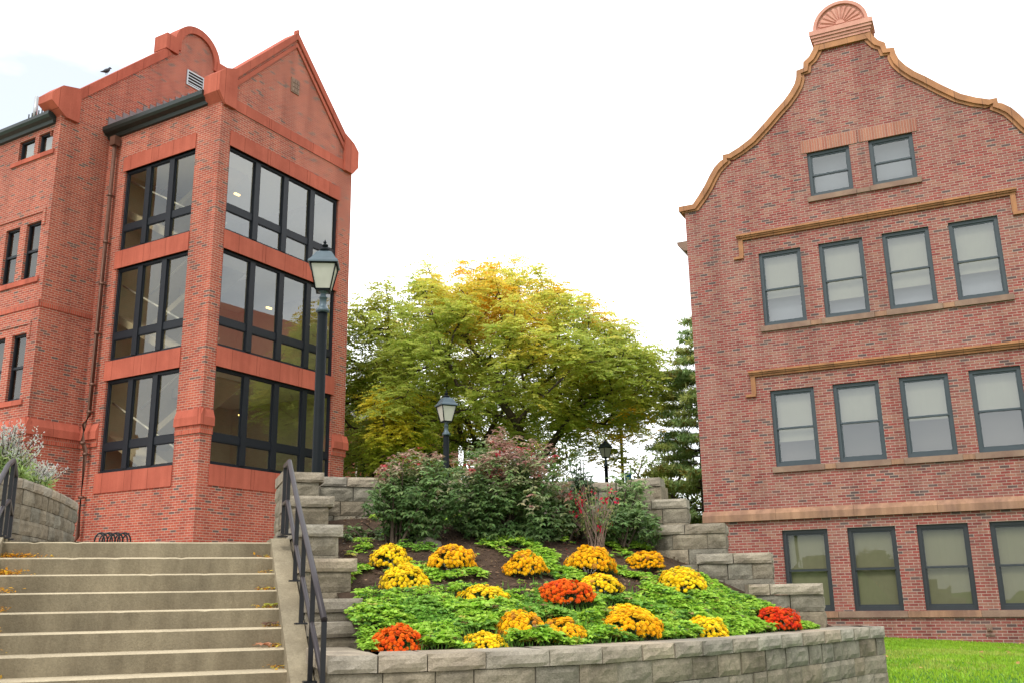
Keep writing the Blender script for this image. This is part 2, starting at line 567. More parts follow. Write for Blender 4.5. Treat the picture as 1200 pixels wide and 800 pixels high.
for a0, a1 in ((.85, 1.02), (-1.72, -1.42)):
    mb = MB((x0, y0, .03))
    bt, bb_ = B0 + .12, B0 - RUN * 13
    sl_ = RISE / RUN
    prof = [(bb_, -.1), (bb_, LAND - RISE * 13 + .10), (B0 - .02, LAND + .035), (bt + .3, LAND + .035), (bt + .3, -.1)]
    A = [mb.vert(stair_pt(a0, q, z)) for q, z in prof]
    Bq = [mb.vert(stair_pt(a1, q, z)) for q, z in prof]
    mb.idx(A)
    mb.idx(Bq[::-1])
    for k in range(len(prof)):
        mb.idx((A[k], A[(k + 1) % 5], Bq[(k + 1) % 5], Bq[k]))
    mb.build('cheek_wall', M['concrete'], stairs)
# forecourt in front of the lowest step
grid_sheet('path', M['paving'], frange(-3.2, 3.0, 6), frange(-6, B0 - RUN * 12.5, 8), lambda a, b: (*AB(a, b), .215))

# ------------------------------------------------------------------ railings
def railing(name, label, a, posts, slope, ext, toplanding):
    bx, by = AB(a, posts[-1][0])
    root = thing(name, label, 'railing', (bx, by, posts[-1][1]))
    o = (bx, by, posts[-1][1])
    for b, zb, zt in posts:
        mb = MB(o)
        w = .016
        P = lambda x, y, z: stair_pt(a + x, b + y, z)
        mb.box((-w, -w, zb), (w, w, zt), P)
        mb.box((-.045, -.045, zb), (.045, .045, zb + .012), P)
        mb.build('post', M['black_metal'], root)
    mb = MB(o)
    path = [(b, zt) for b, zb, zt in posts]
    mb.tube([stair_pt(a, b, z + .012) for b, z in path], .022, 10)
    mb.build('handrail', M['rail_top'], root)
    mb = MB(o)
    mb.tube([stair_pt(a, b, z - .34) for b, z in path], .019, 8)
    mb.build('mid_rail', M['rail_top'], root)
    return root
railing('stair_railing', 'black two bar railing descending the right side of the stairs', .93,
        [(9.3, LAND + .03, 2.80), (8.95, LAND + .03, 2.80), (8.17, 1.74, 2.36), (7.66, 1.42, 2.10), (7.05, 1.05, 1.78), (6.46, .55, 1.46)], 0, 0, 0)
railing('stair_railing', 'black railing end at the left edge beside the stairs and lavender planting', -1.42,
        [(9.86, LAND + .03, 2.72), (9.63, LAND + .03, 2.83), (9.35, LAND + .03, 2.75), (8.2, 1.45, 2.13), (6.9, .7, 1.4)], 0, 0, 0)

# ------------------------------------------------------------------ split-face block walls
def rough_block(mb, P0, P1, outn, z0, z1, depth, t, rough=.014, nu=7, nv=4, smooth_top=False, endl=True, endr=True):
    """P0,P1: plan ends of the front face; outn: outward normal"""
    P0, P1, outn = Vector((*P0, 0)), Vector((*P1, 0)), Vector((*outn, 0))
    sd = rnd(0, 900)
    L = (P1 - P0).length
    nu = max(3, int(L / .05))
    g = .004
    d = (P1 - P0).normalized()
    P0, P1 = P0 + d * g, P1 - d * g
    z0, z1 = z0 + .002, z1 - .002
    tilt = rnd(-.012, .012)
    rows = []
    for j in range(nv + 1):
        v = j / nv
        row = []
        for i in range(nu + 1):
            u = i / nu
            edge = min(u, 1 - u) * L
            ev = min(v, 1 - v) * (z1 - z0)
            e = min(1, min(edge, ev) / .022)
            p = P0.lerp(P1, u)
            nn = noise.noise((p.x * 11 + sd, p.y * 11, (z0 + v * (z1 - z0)) * 13)) + .6 * noise.noise((p.x * 26 + sd, p.y * 26, v * 7 + sd))
            off = rough * nn * (.25 + .75 * e) - .013 * (1 - e) + tilt * (u - .5)
            zz = lerp(z0, z1, v)
            if j in (0,):
                zz += .006 * noise.noise((p.x * 8 + sd, p.y * 8, 3.3))
            q = p + outn * off
            row.append(mb.vert((q.x, q.y, zz), t))
        rows.append(row)
    for j in range(nv):
        for i in range(nu):
            mb.idx((rows[j][i], rows[j][i + 1], rows[j + 1][i + 1], rows[j + 1][i]))
    B0_, B1_ = P0 - outn * depth, P1 - outn * depth
    bt0, bt1 = mb.vert((B0_.x, B0_.y, z1), t), mb.vert((B1_.x, B1_.y, z1), t)
    bb0, bb1 = mb.vert((B0_.x, B0_.y, z0), t), mb.vert((B1_.x, B1_.y, z0), t)
    mb.idx([rows[-1][i] for i in range(nu + 1)] + [bt1, bt0])
    mb.idx([rows[0][i] for i in range(nu, -1, -1)] + [bb0, bb1])
    mb.idx([rows[j][0] for j in range(nv, -1, -1)] + [bb0, bt0])
    mb.idx([rows[j][-1] for j in range(nv + 1)] + [bt1, bb1])
    mb.idx((bb1, bb0, bt0, bt1))

class Path:
    def __init__(s, pts):
        s.p = [Vector(q) for q in pts]
        s.d = [0]
        for k in range(len(pts) - 1):
            s.d.append(s.d[-1] + (s.p[k + 1] - s.p[k]).length)
        s.L = s.d[-1]
    def at(s, t):
        t = max(0, min(s.L, t))
        for k in range(len(s.p) - 1):
            if t <= s.d[k + 1] + 1e-9:
                return s.p[k].lerp(s.p[k + 1], (t - s.d[k]) / (s.d[k + 1] - s.d[k]))
        return s.p[-1]
def stone_tint():
    g = rnd(.80, 1.12)
    w = rnd(-.05, .06)
    return (g * (1 + w), g, g * (1 - w))
def course(mb, path, z0, z1, depth, off=0, wmin=.24, wmax=.44, side=-1, s0=0, s1=None, mid=False, rough=.014):
    s1 = path.L if s1 is None else s1
    t = s0
    first = True
    while t < s1 - .02:
        w = rnd(wmin, wmax) * (.55 if first and random.random() < .5 else 1)
        first = False
        e = t + w
        if s1 - e < .16:
            e = s1
        a, b = path.at(t), path.at(e)
        d = (b - a).normalized()
        n = Vector((d.y, -d.x)) * (1 if side < 0 else -1)
        rough_block(mb, a + n * off, b + n * off, n, z0, z1, depth, stone_tint(), rough)
        t = e
COURSE, CAP = .165, .11
def block_wall(root, o, path, ztop, zbot, depth=.26, side=-1, s0=0, s1=None, caps=True, cap_over=.018, capdepth=None):
    mb = MB(o)
    z = ztop - CAP
    k = 0
    while z > zbot + .01:
        z0 = max(z - COURSE, zbot)
        course(mb, path, z0, z, depth, -.006 * k * 0 + rnd(-.004, .004), side=side, s0=s0, s1=s1)
        z = z0
        k += 1
    mc = MB(o)
    course(mc, path, ztop - CAP, ztop, (capdepth or depth) + .03, cap_over, .30, .46, side=side, s0=max(0, s0), s1=s1, rough=.011)
    return mb, mc

FRONT = [(-1.2, 6.43), (-.89, 6.46), (-.58, 6.55), (.18, 6.82), (.59, 7.05), (.95, 7.33), (1.42, 7.70), (1.79, 8.05), (2.39, 8.75), (2.72, 9.10), (3.36, 9.88), (3.71, 10.22)]
TOPZ = 1.25
random.seed(11)
front = thing('retaining_wall', 'low curved split face block wall along the front of the flower bed', 'wall', (.6, 7.2, .2))
o = (.6, 7.2, .2)
fp = Path(FRONT)
mb, mc = block_wall(front, o, fp, TOPZ, .2, .26, capdepth=.47)
# return of the front wall at its right end
rp_ = Path([(3.71, 10.22), (3.62, 10.55), (3.3, 10.72)])
m2, c2 = block_wall(front, o, rp_, TOPZ, .2, .26)
mb.build('wall_blocks', M['block'], front)
mc.build('cap_blocks', M['cap'], front)
m2.build('wall_blocks', M['block'], front)
c2.build('cap_blocks', M['cap'], front)

# stepped wall between stairs and bed
random.seed(12)
o = (*AB(1.2, 9), .2)
lw = thing('retaining_wall', 'stepped block wall climbing between the stair railing and the flower bed', 'wall', o)
LT = [(6.49, 1.248), (7.62, 1.43), (7.98, 1.605), (8.36, 1.93), (9.06, 2.26), (9.76, 2.59), (10.55, 2.92)]
mb, mc = MB(o), MB(o)
for k, (b, z) in enumerate(LT):
    bend = LT[k + 1][0] + .12 if k < len(LT) - 1 else 11.3
    if k == 0:
        bend = 7.6
    al, ar = 1.03, 1.42
    if k:
        # front of the tier: two courses of one block, cap overhanging
        zz = z - CAP
        first = True
        while zz > .25:
            z0 = max(.2, zz - COURSE)
            rough_block(mb, AB(al, b), AB(ar - (.03 if random.random() < .5 else 0), b), (math.sin(SA), -math.cos(SA)), z0, zz, .3, stone_tint())
            zz = z0
            if LT[k - 1][1] - .2 > zz:
                break
        aL = rnd(-.02, .03)
        P0, P1 = AB(al - .01, b - .022), AB(ar + .035 + rnd(-.02, .02), b - .022)
        mb_t = stone_tint()
        rough_block(mc, P0, P1, (math.sin(SA), -math.cos(SA)), z - CAP, z, bend - b, mb_t, .010)
    # the two long sides of this tier
    pr = Path([AB(ar, b + .01), AB(ar, bend)])
    zz = z - CAP
    while zz > .3:
        course(mb, pr, max(.2, zz - COURSE), zz, .2, 0, side=-1)
        zz -= COURSE
    pl = Path([AB(al, bend), AB(al, b + .01)])
    zz = z - CAP
    while zz > .3:
        course(mb, pl, max(.2, zz - COURSE), zz, .18, 0, side=-1)
        zz -= COURSE
mb.build('wall_blocks', M['block'], lw)
mc.build('cap_blocks', M['cap'], lw)
# left end of the front wall's cap, a broad block turning the corner
mc = MB(o)
rough_block(mc, AB(.965, 6.46), AB(1.27, 6.46), (math.sin(SA), -math.cos(SA)), TOPZ - CAP + .004, TOPZ + .004, 1.15, (1.08, 1.05, 1.02), .01)
mc.build('corner_cap', M['cap'], lw)

# back wall of the bed
random.seed(13)
o = (-.2, 11.6, 2.0)
bw = thing('retaining_wall', 'grey block wall closing the back of the bed behind the shrubs', 'wall', o)
bp_ = Path([(-2.2, 11.04), (-1.2, 11.36), (.2, 11.80), (1.62, 12.22)])
mb, mc = block_wall(bw, o, bp_, 2.95, 1.9, .26)
mb.build('wall_blocks', M['block'], bw)
mc.build('cap_blocks', M['cap'], bw)

# stepped wall at the right of the bed: five terraces, each a little farther back
random.seed(14)
o = (2.6, 10.7, .3)
rw = thing('retaining_wall', 'stepped weathered block wall down the right side of the bed', 'wall', o)
RT = [(1.68, [(2.35, 10.12), (2.75, 10.08), (3.20, 10.02)]),
      (2.01, [(1.95, 10.72), (2.45, 10.58), (2.83, 10.50)]),
      (2.345, [(1.55, 11.05), (2.0, 10.92), (2.43, 10.82)]),
      (2.67, [(1.42, 11.55), (1.8, 11.42), (2.12, 11.36)]),
      (2.99, [(1.42, 12.2), (1.66, 12.02), (1.92, 11.98)])]
for k, (zt, pts) in enumerate(RT):
    # extend each terrace to the left under the next ones
    nxt = [q for _, pp in RT[k + 1:] for q in [pp[0]]]
    pts = [(q[0], q[1]) for q in pts[:-1]] + [(pts[-1][0] - .12, pts[-1][1] + .01)]
    full = [(q[0] - .02, q[1] - .16) for q in reversed(nxt)] + pts
    pth = Path(full)
    keep = Path(pts)
    s_cap = max(0, pth.L - keep.L)
    mb = MB(o)
    zz = zt - CAP
    while zz > max(.35, zt - 1.1):
        course(mb, pth, zz - COURSE, zz, .26, rnd(-.004, .004))
        zz -= COURSE
    # end faces towards the lawn
    ex, ey = pts[-1]
    pe = Path([(ex + .0, ey + .01), (ex + .14, ey + .42), (ex + .1, ey + .9)])
    zz = zt - CAP
    while zz > max(.35, zt - 1.9):
        course(mb, pe, zz - COURSE, zz, .22, 0)
        zz -= COURSE
    mb.build('wall_blocks', M['block'], rw)
    mc = MB(o)
    course(mc, pth, zt - CAP, zt, .34, .02, .34, .5, s0=s_cap, rough=.012)
    pe2 = Path([(ex + .035, ey + .25), (ex + .15, ey + .5), (ex + .1, ey + .95)])
    course(mc, pe2, zt - CAP, zt - .002, .2, .02)
    mc.build('cap_blocks', M['cap'], rw)

# curved planter wall left of the stairs
random.seed(15)
o = (-5.7, 11.5, 2.1)
cw = thing('retaining_wall', 'curved tan block wall at far left under the lavender planting', 'wall', o)
cp_ = Path([(-6.35, 9.2), (-5.75, 9.75), (-5.45, 10.3), (-5.46, 10.75), (-5.56, 11.46), (-5.79, 12.52), (-6.1, 13.66), (-6.6, 14.6), (-7.6, 15.2)])
mb, mc = block_wall(cw, o, cp_, 2.95, 2.05, .26)
mb.build('wall_blocks', M['block'], cw)
mc.build('cap_blocks', M['cap'], cw)
mb = MB()
pts = [(p.x - .15, p.y, 2.82) for p in cp_.p]
mb.face(pts + [(-10, 15.2, 2.9), (-10, 9.2, 2.9)])
struct(mb.build('planter_soil', M['soil']))

# ------------------------------------------------------------------ bed surface
FX, FY = [p[0] for p in FRONT], [p[1] for p in FRONT]
def bed_z(x, y):
    s = max(0, y - interp(x, FX, FY) - .2)
    return 1.13 + .3 * s + .018 * noise.noise((x * 3, y * 3, 0))
mb = MB()
na, nb = 44, 44
ids = {}
for i in range(na + 1):
    for j in range(nb + 1):
        x = lerp(-2.2, 3.75, i / na)
        yf = interp(x, FX, FY) + .12
        yb = 11.0 + max(-1.8, min(0, (x + 2.2))) * 0 + (x + 2.2) * .31
        y = lerp(yf, max(yb, yf + .1), j / nb)
        # pull the corner back inside the walls
        if x > 1.5:
            lim = interp(x, [1.5, 2.0, 2.45, 2.83, 3.2, 3.75], [12.0, 11.3, 10.95, 10.65, 10.35, 10.35])
            y = min(y, max(lim, yf + .02))
        a, b = toAB(x, y)
        if a < 1.3:
            x, y = AB(1.3, b)
        ids[i, j] = mb.vert((x, y, bed_z(x, y)))
for i in range(na):
    for j in range(nb):
        mb.idx((ids[i, j], ids[i + 1, j], ids[i + 1, j + 1], ids[i, j + 1]), True)
struct(mb.build('soil', M['soil']))

# ------------------------------------------------------------------ buildings: shared pieces
def wall_panel(mb, P, outline, zb, ops, reveal=.2):
    """P(x, depth, z). Wall below a roofline with rectangular openings and their reveals."""
    X = sorted(set([round(q[0], 4) for q in outline] + [round(v, 4) for o_ in ops for v in o_[:2]]))
    X = [x for x in X if outline[0][0] - 1e-6 <= x <= outline[-1][0] + 1e-6]
    def top(x, xm):
        for k in range(len(outline) - 1):
            (xa, za), (xb, zb2) = outline[k], outline[k + 1]
            if xb - xa > 1e-6 and xa <= xm <= xb:
                return lerp(za, zb2, (x - xa) / (xb - xa))
        return outline[-1][1]
    for xa, xb in zip(X, X[1:]):
        if xb - xa < 1e-5:
            continue
        xm = (xa + xb) / 2
        lo = zb
        for o_ in sorted([q for q in ops if q[0] < xm < q[1]], key=lambda q: q[2]):
            if o_[2] > lo:
                mb.face([P(xa, 0, lo), P(xb, 0, lo), P(xb, 0, o_[2]), P(xa, 0, o_[2])])
            lo = o_[3]
        mb.face([P(xa, 0, lo), P(xb, 0, lo), P(xb, 0, top(xb, xm)), P(xa, 0, top(xa, xm))])
    for xa, xb, za, zb2 in ops:
        mb.face([P(xa, 0, za), P(xa, reveal, za), P(xa, reveal, zb2), P(xa, 0, zb2)])
        mb.face([P(xb, 0, za), P(xb, 0, zb2), P(xb, reveal, zb2), P(xb, reveal, za)])
        mb.face([P(xa, 0, zb2), P(xa, reveal, zb2), P(xb, reveal, zb2), P(xb, 0, zb2)])
        mb.face([P(xa, 0, za), P(xb, 0, za), P(xb, reveal, za), P(xa, reveal, za)])
def sweep(mb, P, pts, w, d0, d1):
    """band of width w below/inside a polyline in the wall plane, from depth d0 to d1"""
    n = len(pts)
    inn = []
    for k in range(n):
        a = Vector(pts[max(k - 1, 0)])
        b = Vector(pts[min(k + 1, n - 1)])
        t = (b - a).normalized()
        nn = Vector((t.y, -t.x))
        inn.append((pts[k][0] + nn.x * w, pts[k][1] + nn.y * w))
    for k in range(n - 1):
        q = [pts[k], pts[k + 1], inn[k + 1], inn[k]]
        A = [mb.vert(P(x, d0, z)) for x, z in q]
        B = [mb.vert(P(x, d1, z)) for x, z in q]
        mb.idx(A)
        mb.idx(B[::-1])
        for i in ((0, 1), (2, 3)):
            mb.idx((A[i[0]], B[i[0]], B[i[1]], A[i[1]]))
        if k == 0:
            mb.idx((A[0], A[3], B[3], B[0]))
        if k == n - 2:
            mb.idx((A[1], B[1], B[2], A[2]))
    return inn

# ================================================================== LEFT BUILDING
LO = (-8.1734, 25.0, 2.6)
lb = thing('brick_building', 'red brick building at left with glazed stair tower and steep gables', 'building', LO, R(59.9))
OB = (0, 0, 2.6)
PR = lambda x, d, z: (x, d, z)                 # right face of tower: plane y=0
PL = lambda y, d, z: (d, y, z)                 # left face of tower: plane x=0
WY, WX = 4.86, -1.68
PW = lambda x, d, z: (x, WY + d, z)            # wing gable wall
PF = lambda y, d, z: (WX + d, WY + y, z)       # wing front wall, y to the left
TW, ROWS = 5.76, [(5.07, 7.71), (8.27, 11.06), (11.60, 14.16)]
RX0, RX1, LY0, LY1 = .40, 5.14, .95, 3.96
APX, APZ = 2.88, 19.0

mb = MB(OB)
wall_panel(mb, PR, [(0, 16.2), (.2, 16.2), (APX, APZ - .1), (5.56, 16.2), (TW, 16.2)], 2.3, [(RX0, RX1, a, b) for a, b in ROWS], .16)
mb.face([PR(0, .45, 15), PR(APX, .45, APZ - .1), PR(TW, .45, 15)])
mb.build('gable_wall', M['brick_red'], lb)
mb = MB(OB)
wall_panel(mb, PL, [(0, 15.5), (WY, 15.5)], 2.3, [(LY0, LY1, a, b) for a, b in ROWS], .16)
mb.build('wall', M['brick_red'], lb)
mb = MB(OB)
mb.face([(TW, 0, 2.3), (TW, WY, 2.3), (TW, WY, 15.6), (TW, 0, 15.6)])
mb.build('wall', M['brick_red'], lb)

# stone bands
def band(P, x0_, x1_, z0, z1, proud=.035):
    mb = MB(OB)
    n = max(1, round((x1_ - x0_) / 1.6))
    for k in range(n):
        a, b = lerp(x0_, x1_, k / n), lerp(x0_, x1_, (k + 1) / n)
        mb.box((a + .007, -proud + .003 * (k % 2), z0), (b - .007, .12, z1), lambda x, y, z: P(x, y, z))
    return mb.build('stone_band', M['terracotta'], lb)
for z0, z1 in ((4.52, 5.07), (7.71, 8.27), (11.06, 11.60), (14.16, 14.62)):
    band(PR, RX0 - .02, RX1 + .05, z0, z1)
    band(PL, LY0 - .02, LY1 + .09, z0, z1)
band(PR, .1, TW - .1, 15.32, 15.66, .03)

# corner pier band: splayed stone, then standing bricks
def splay(P, x0_, x1_, z0, z1, p0, p1, name, mat, x0b=None):
    mb = MB(OB)
    x0b = x0_ if x0b is None else x0b
    a = [P(x0b, -p0, z0), P(x1_, -p0, z0), P(x1_, .05, z0), P(x0b, .05, z0)]
    zm = z0 + .5 * (z1 - z0)
    m_ = [P(x0b, -p0, zm), P(x1_, -p0, zm), P(x1_, .05, zm), P(x0b, .05, zm)]
    b = [P(x0_, -p1, z1), P(x1_, -p1, z1), P(x1_, .05, z1), P(x0_, .05, z1)]
    ia, im, ib = [mb.vert(q) for q in a], [mb.vert(q) for q in m_], [mb.vert(q) for q in b]
    mb.idx(ia[::-1])
    mb.idx(ib)
    for s_, t_ in ((ia, im), (im, ib)):
        for k in range(4):
            mb.idx((s_[k], s_[(k + 1) % 4], t_[(k + 1) % 4], t_[k]))
    return mb.build(name, mat, lb)
ZB0, ZB1 = 6.06, 6.5
splay(PR, -.10, RX0 - .01, ZB0, ZB1, .10, .02, 'stone_band', M['terracotta'])
splay(PL, -.098, LY0 - .03, ZB0 + .002, ZB1 - .002, .098, .02, 'stone_band', M['terracotta'])
splay(PR, RX1 + .02, TW + .10, ZB0, ZB1, .10, .02, 'stone_band', M['terracotta'])
splay(PL, LY1 + .12, WY - .02, ZB0, ZB1, .10, .02, 'stone_band', M['terracotta'])
splay(PW, WX - .10, -.10, ZB0, ZB1, .10, .02, 'stone_band', M['terracotta'])
splay(PF, -.098, 9, ZB0 + .002, ZB1 - .002, .098, .02, 'stone_band', M['terracotta'])
for P, a, b in ((PR, -.04, RX0 - .01), (PL, -.039, LY0 - .03), (PR, RX1 + .02, TW + .04), (PL, LY1 + .12, WY - .02), (PW, WX - .04, -.04), (PF, -.039, 9)):
    mb = MB(OB)
    mb.box((a, -.045, ZB0 - .215), (b, .05, ZB0 - .002), P)
    mb.build('soldier_course', M['soldier'], lb)
for P, a, b, z in ((PW, WX - .03, 0, 9.66), (PF, -.029, 9, 9.662)):
    mb = MB(OB)
    mb.box((a, -.03, z), (b, .05, z + .2), P)
    mb.build('soldier_course', M['soldier'], lb)

# tower windows
def tower_window(P, x0_, x1_, z0, z1, lights, tz, gm='glass'):
    fr = MB(OB)
    d0, d1 = .07, .15
    fw, mw = .075, .10
    fr.box((x0_, d0, z0), (x0_ + fw, d1, z1), P)
    fr.box((x1_ - fw, d0, z0), (x1_, d1, z1), P)
    fr.box((x0_ + fw, d0, z1 - fw), (x1_ - fw, d1, z1), P)
    fr.box((x0_ + fw, d0, z0), (x1_ - fw, d1, z0 + fw), P)
    xs_ = [lerp(x0_, x1_, k / lights) for k in range(1, lights)]
    for x in xs_:
        fr.box((x - mw, d0 - .03, z0 + fw), (x + mw, d1 - .005, z1 - fw), P)
    edges = [x0_ + fw] + [v for x in xs_ for v in (x - mw, x + mw)] + [x1_ - fw]
    for k in range(0, len(edges), 2):
        fr.box((edges[k], d0 + .005, tz), (edges[k + 1], d1 - .01, tz + .21), P)
        # slim inner sash round each light
        for za, zb in ((z0 + fw, tz), (tz + .21, z1 - fw)):
            xa, xb = edges[k], edges[k + 1]
            s = .028
            fr.box((xa, d0 + .03, za), (xa + s, d1 - .02, zb), P)
            fr.box((xb - s, d0 + .03, za), (xb, d1 - .02, zb), P)
            fr.box((xa + s, d0 + .03, za), (xb - s, d1 - .02, za + s), P)
            fr.box((xa + s, d0 + .03, zb - s), (xb - s, d1 - .02, zb), P)
    w = fr.build('window', M['frame_dark'], lb)
    g = MB(OB)
    for k in range(0, len(edges), 2):
        t = rnd(-.004, .004)
        for za, zb in ((z0 + .05, tz + .1), (tz + .11, z1 - .05)):
            g.face([P(edges[k], .115 + t, za), P(edges[k + 1], .115 - t, za), P(edges[k + 1], .115 - t, zb), P(edges[k], .115 + t, zb)])
    g.build('pane', M[gm], w)
random.seed(5)
for a, b in ROWS:
    tower_window(PR, RX0, RX1, a, b, 4, a + .64)
    tower_window(PL, LY0, LY1, a, b, 3, a + .64, 'glass_left')

# inside the stair tower
mb = MB(OB)
for z in (4.4, 7.95, 11.3):
    mb = MB(OB)
    mb.prism([(2.9, .25), (.25, .25), (.25, 1.3), (2.9, 1.3), (2.9, 4.6), (5.4, 4.6), (5.4, .25)], z - .16, z + .12, lambda x, d, y: (x, y, d))
    mb.build('floor_slab', M['white_room'], lb)
mb = MB(OB)
mb.box((.2, .2, 14.45), (5.6, 4.7, 14.6))
mb.build('ceiling_slab', M['white_room'], lb)
mb = MB(OB)
mb.box((.2, 4.62, 2.6), (5.6, 4.75, 14.45))
mb.box((5.45, .2, 2.6), (5.62, 4.6, 14.45))
mb.build('interior_wall', M['tan_room'], lb)
mb = MB(OB)
for z in (4.5, 8.05, 11.4):
    for k, (xa, xb) in enumerate(((.5, 1.5), (1.6, 2.6))):
        za, zb = (z, z + 1.75) if k == 0 else (z + 3.45, z + 1.75)
        A = [(1.2, xa), (4.3, xa), (4.3, xb), (1.2, xb)]
        lo = [mb.vert((x, y, (za if y_ == 0 else zb) - .22)) for (y, x), y_ in zip(A, (0, 1, 1, 0))]
        hi = [mb.vert((x, y, (za if y_ == 0 else zb))) for (y, x), y_ in zip(A, (0, 1, 1, 0))]
        mb.idx(lo)
        mb.idx(hi)
        for q in range(4):
            mb.idx((lo[q], lo[(q + 1) % 4], hi[(q + 1) % 4], hi[q]))
mb.build('stair_flight', M['tan_room'], lb)
mb = MB(OB)
for z in (4.5, 8.05, 11.4):
    mb.tube([(.55, 1.2, z + .95), (.55, 4.3, z + 2.7)], .03, 6)
    mb.tube([(1.55, 1.2, z + 4.4), (1.55, 4.3, z + 2.7)], .03, 6)
mb.build('interior_rail', M['white_room'], lb)
for x, y, z in ((2.2, 1.6, 13.7), (3.6, 1.4, 10.35), (2.9, 1.6, 6.9)):
    mb = MB(OB)
    mb.box((x, y, z), (x + .2, y + .07, z + .05))
    mb.build('ceiling_lamp', M['lit'], lb)

# gable coping, kneelers
mb = MB(OB)
inn = sweep(mb, PR, [(-.02, 16.16), (APX, APZ + .12), (TW + .02, 16.16)], .24, -.065, .5)
mb.box((APX - .035, -.075, APZ + .05), (APX + .035, .1, APZ + .20))
mb.build('coping', M['terracotta'], lb)
mb = MB(OB)
sweep(mb, PR, [(.32, 16.08), (APX, APZ - .27), (TW - .32, 16.08)], .13, -.05, .1)
mb.build('coping_moulding', M['terracotta'], lb)
for sx, dx in ((1, 0), (-1, TW)):
    poly = [(dx + sx * q[0], q[1]) for q in [(-.22, 15.62), (-.22, 16.2), (.02, 16.42), (.46, 16.6), (.46, 15.3), (.06, 15.3)]]
    mb = MB(OB)
    mb.prism(poly, -.10, .55, PR)
    mb.build('kneeler_stone', M['terracotta'], lb)
mb = MB(OB)
mb.box((2.72, -.03, 16.98), (3.08, .04, 17.48))
for k in range(3):
    for j in range(3):
        mb.box((2.75 + j * .11, -.045, 17.02 + k * .15), (2.83 + j * .11, -.03, 17.12 + k * .15))
mb.build('gable_vent', M['sill'], lb)

# tower roof, gutter, flashing
mb = MB(OB)
n = 150
prev = None
for k in range(n + 1):
    y = lerp(.45, WY, k / n)
    h = .035 * abs(math.sin(y * PI / .13))
    cur = [mb.vert((-.22, y, 15.68 + h)), mb.vert((APX, y, 18.02 + h)), mb.vert((TW + .22, y, 15.68 + h))]
    if prev:
        mb.idx((prev[0], cur[0], cur[1], prev[1]))
        mb.idx((prev[1], cur[1], cur[2], prev[2]))
    prev = cur
mb.build('roof', M['roof_tile'], lb)
mb = MB(OB)
prof = [(-.01, 15.40), (-.07, 15.42), (-.10, 15.52), (-.24, 15.57), (-.29, 15.64), (-.30, 15.76), (-.27, 15.78), (-.01, 15.78)]
mb.prism(prof, .52, WY - .02, PR)
mb.build('gutter', M['gutter'], lb)
mb = MB(OB)
for k in range(13):
    x = -.12 + k * .245
    z = 15.76 + (x + .12) * .755
    mb.box((x, WY - .03, z), (x + .26, WY + .02, z + .42))
mb.build('stepped_flashing', M['lead'], lb)

# downpipe
mb = MB(OB)
py = 4.36
off = -.16
pts = [(off, py, 15.32), (off, py, 6.75), (off - .12, py, 6.45), (off - .12, py, 5.98), (off, py, 5.72), (off, py, 3.36), (off - .18, py - .08, 3.22)]
mb.tube(pts, .062, 10)
for z in (13.4, 11.9, 10.6, 9.1, 7.6, 6.8, 5.9, 5.6, 4.4):
    ox = off - (.12 if 5.75 < z < 6.5 else 0)
    mb.lathe(ox, py, [(.075, z), (.08, z + .03), (.075, z + .07)], 10)
    mb.box((ox, py - .03, z + .02), (0, py + .03, z + .05))
mb.box((off - .11, py - .12, 15.05), (off + .1, py + .12, 15.34))
mb.build('downpipe', M['pipe'], lb)

# wing
WXR = 7.88
WCX = 3.1
arch = [(WCX + .95 * math.cos(t), 19.98 + .95 * math.sin(t)) for t in frange(PI, 0, 18)]
wout = [(WX, 16.2), (-1.3, 16.45), (1.8, 19.5), (1.8, 20.03), (2.15, 20.03)] + arch[1:-1] + [(4.05, 20.03), (4.4, 20.03), (4.4, 19.5), (7.5, 16.45), (WXR, 16.2)]
mb = MB(OB)
wall_panel(mb, PW, wout, 2.3, [(2.75, 3.45, 18.72, 19.22)], .15)
mb.prism([q for q in wout] + [(WXR, 15), (WX, 15)], .42, .44, PW)
mb.build('gable_wall', M['brick_red'], lb)
mb = MB(OB)
lines = [[(-1.32, 16.50), (1.82, 19.62)], [(4.38, 19.62), (7.52, 16.50)]]
for l_ in lines:
    sweep(mb, PW, l_, .27, -.06, .5)
sweep(mb, PW, [(WCX - 1.0, 19.75)] + [(WCX + 1.0 * math.cos(t), 19.98 + 1.0 * math.sin(t)) for t in frange(PI, 0, 22)] + [(WCX + 1.0, 19.75)], .26, -.07, .5)
for xa, xb in ((1.72, 2.25), (3.95, 4.48)):
    mb.box((xa, -.1, 19.55), (xb, .52, 20.12), PW)
mb.build('coping', M['terracotta'], lb)
mb = MB(OB)
mb.prism([(WX - .42, 15.85), (WX - .42, 16.1), (WX - .1, 16.45), (-1.15, 16.62), (-1.15, 15.5), (WX + .1, 15.5)], -.10, .55, PW)
mb.build('kneeler_stone', M['terracotta'], lb)
mb = MB(OB)
mb.box((2.72, -.03, 18.69), (2.78, .1, 19.25), PW)
mb.box((3.42, -.03, 18.69), (3.48, .1, 19.25), PW)
mb.box((2.78, -.03, 18.69), (3.42, .1, 18.74), PW)
mb.box((2.78, -.03, 19.2), (3.42, .1, 19.25), PW)
for k in range(4):
    z = 18.77 + k * .11
    mb.prism([(2.78, z), (3.42, z), (3.42, z + .035), (2.78, z + .035)], -.02, .06, PW)
vent = mb.build('louvre_vent', M['grey_metal'], lb)
mb = MB(OB)
mb.box((2.75, .13, 18.72), (3.45, .15, 19.22), PW)
mb.build('vent_back', M['dark_room'], vent)
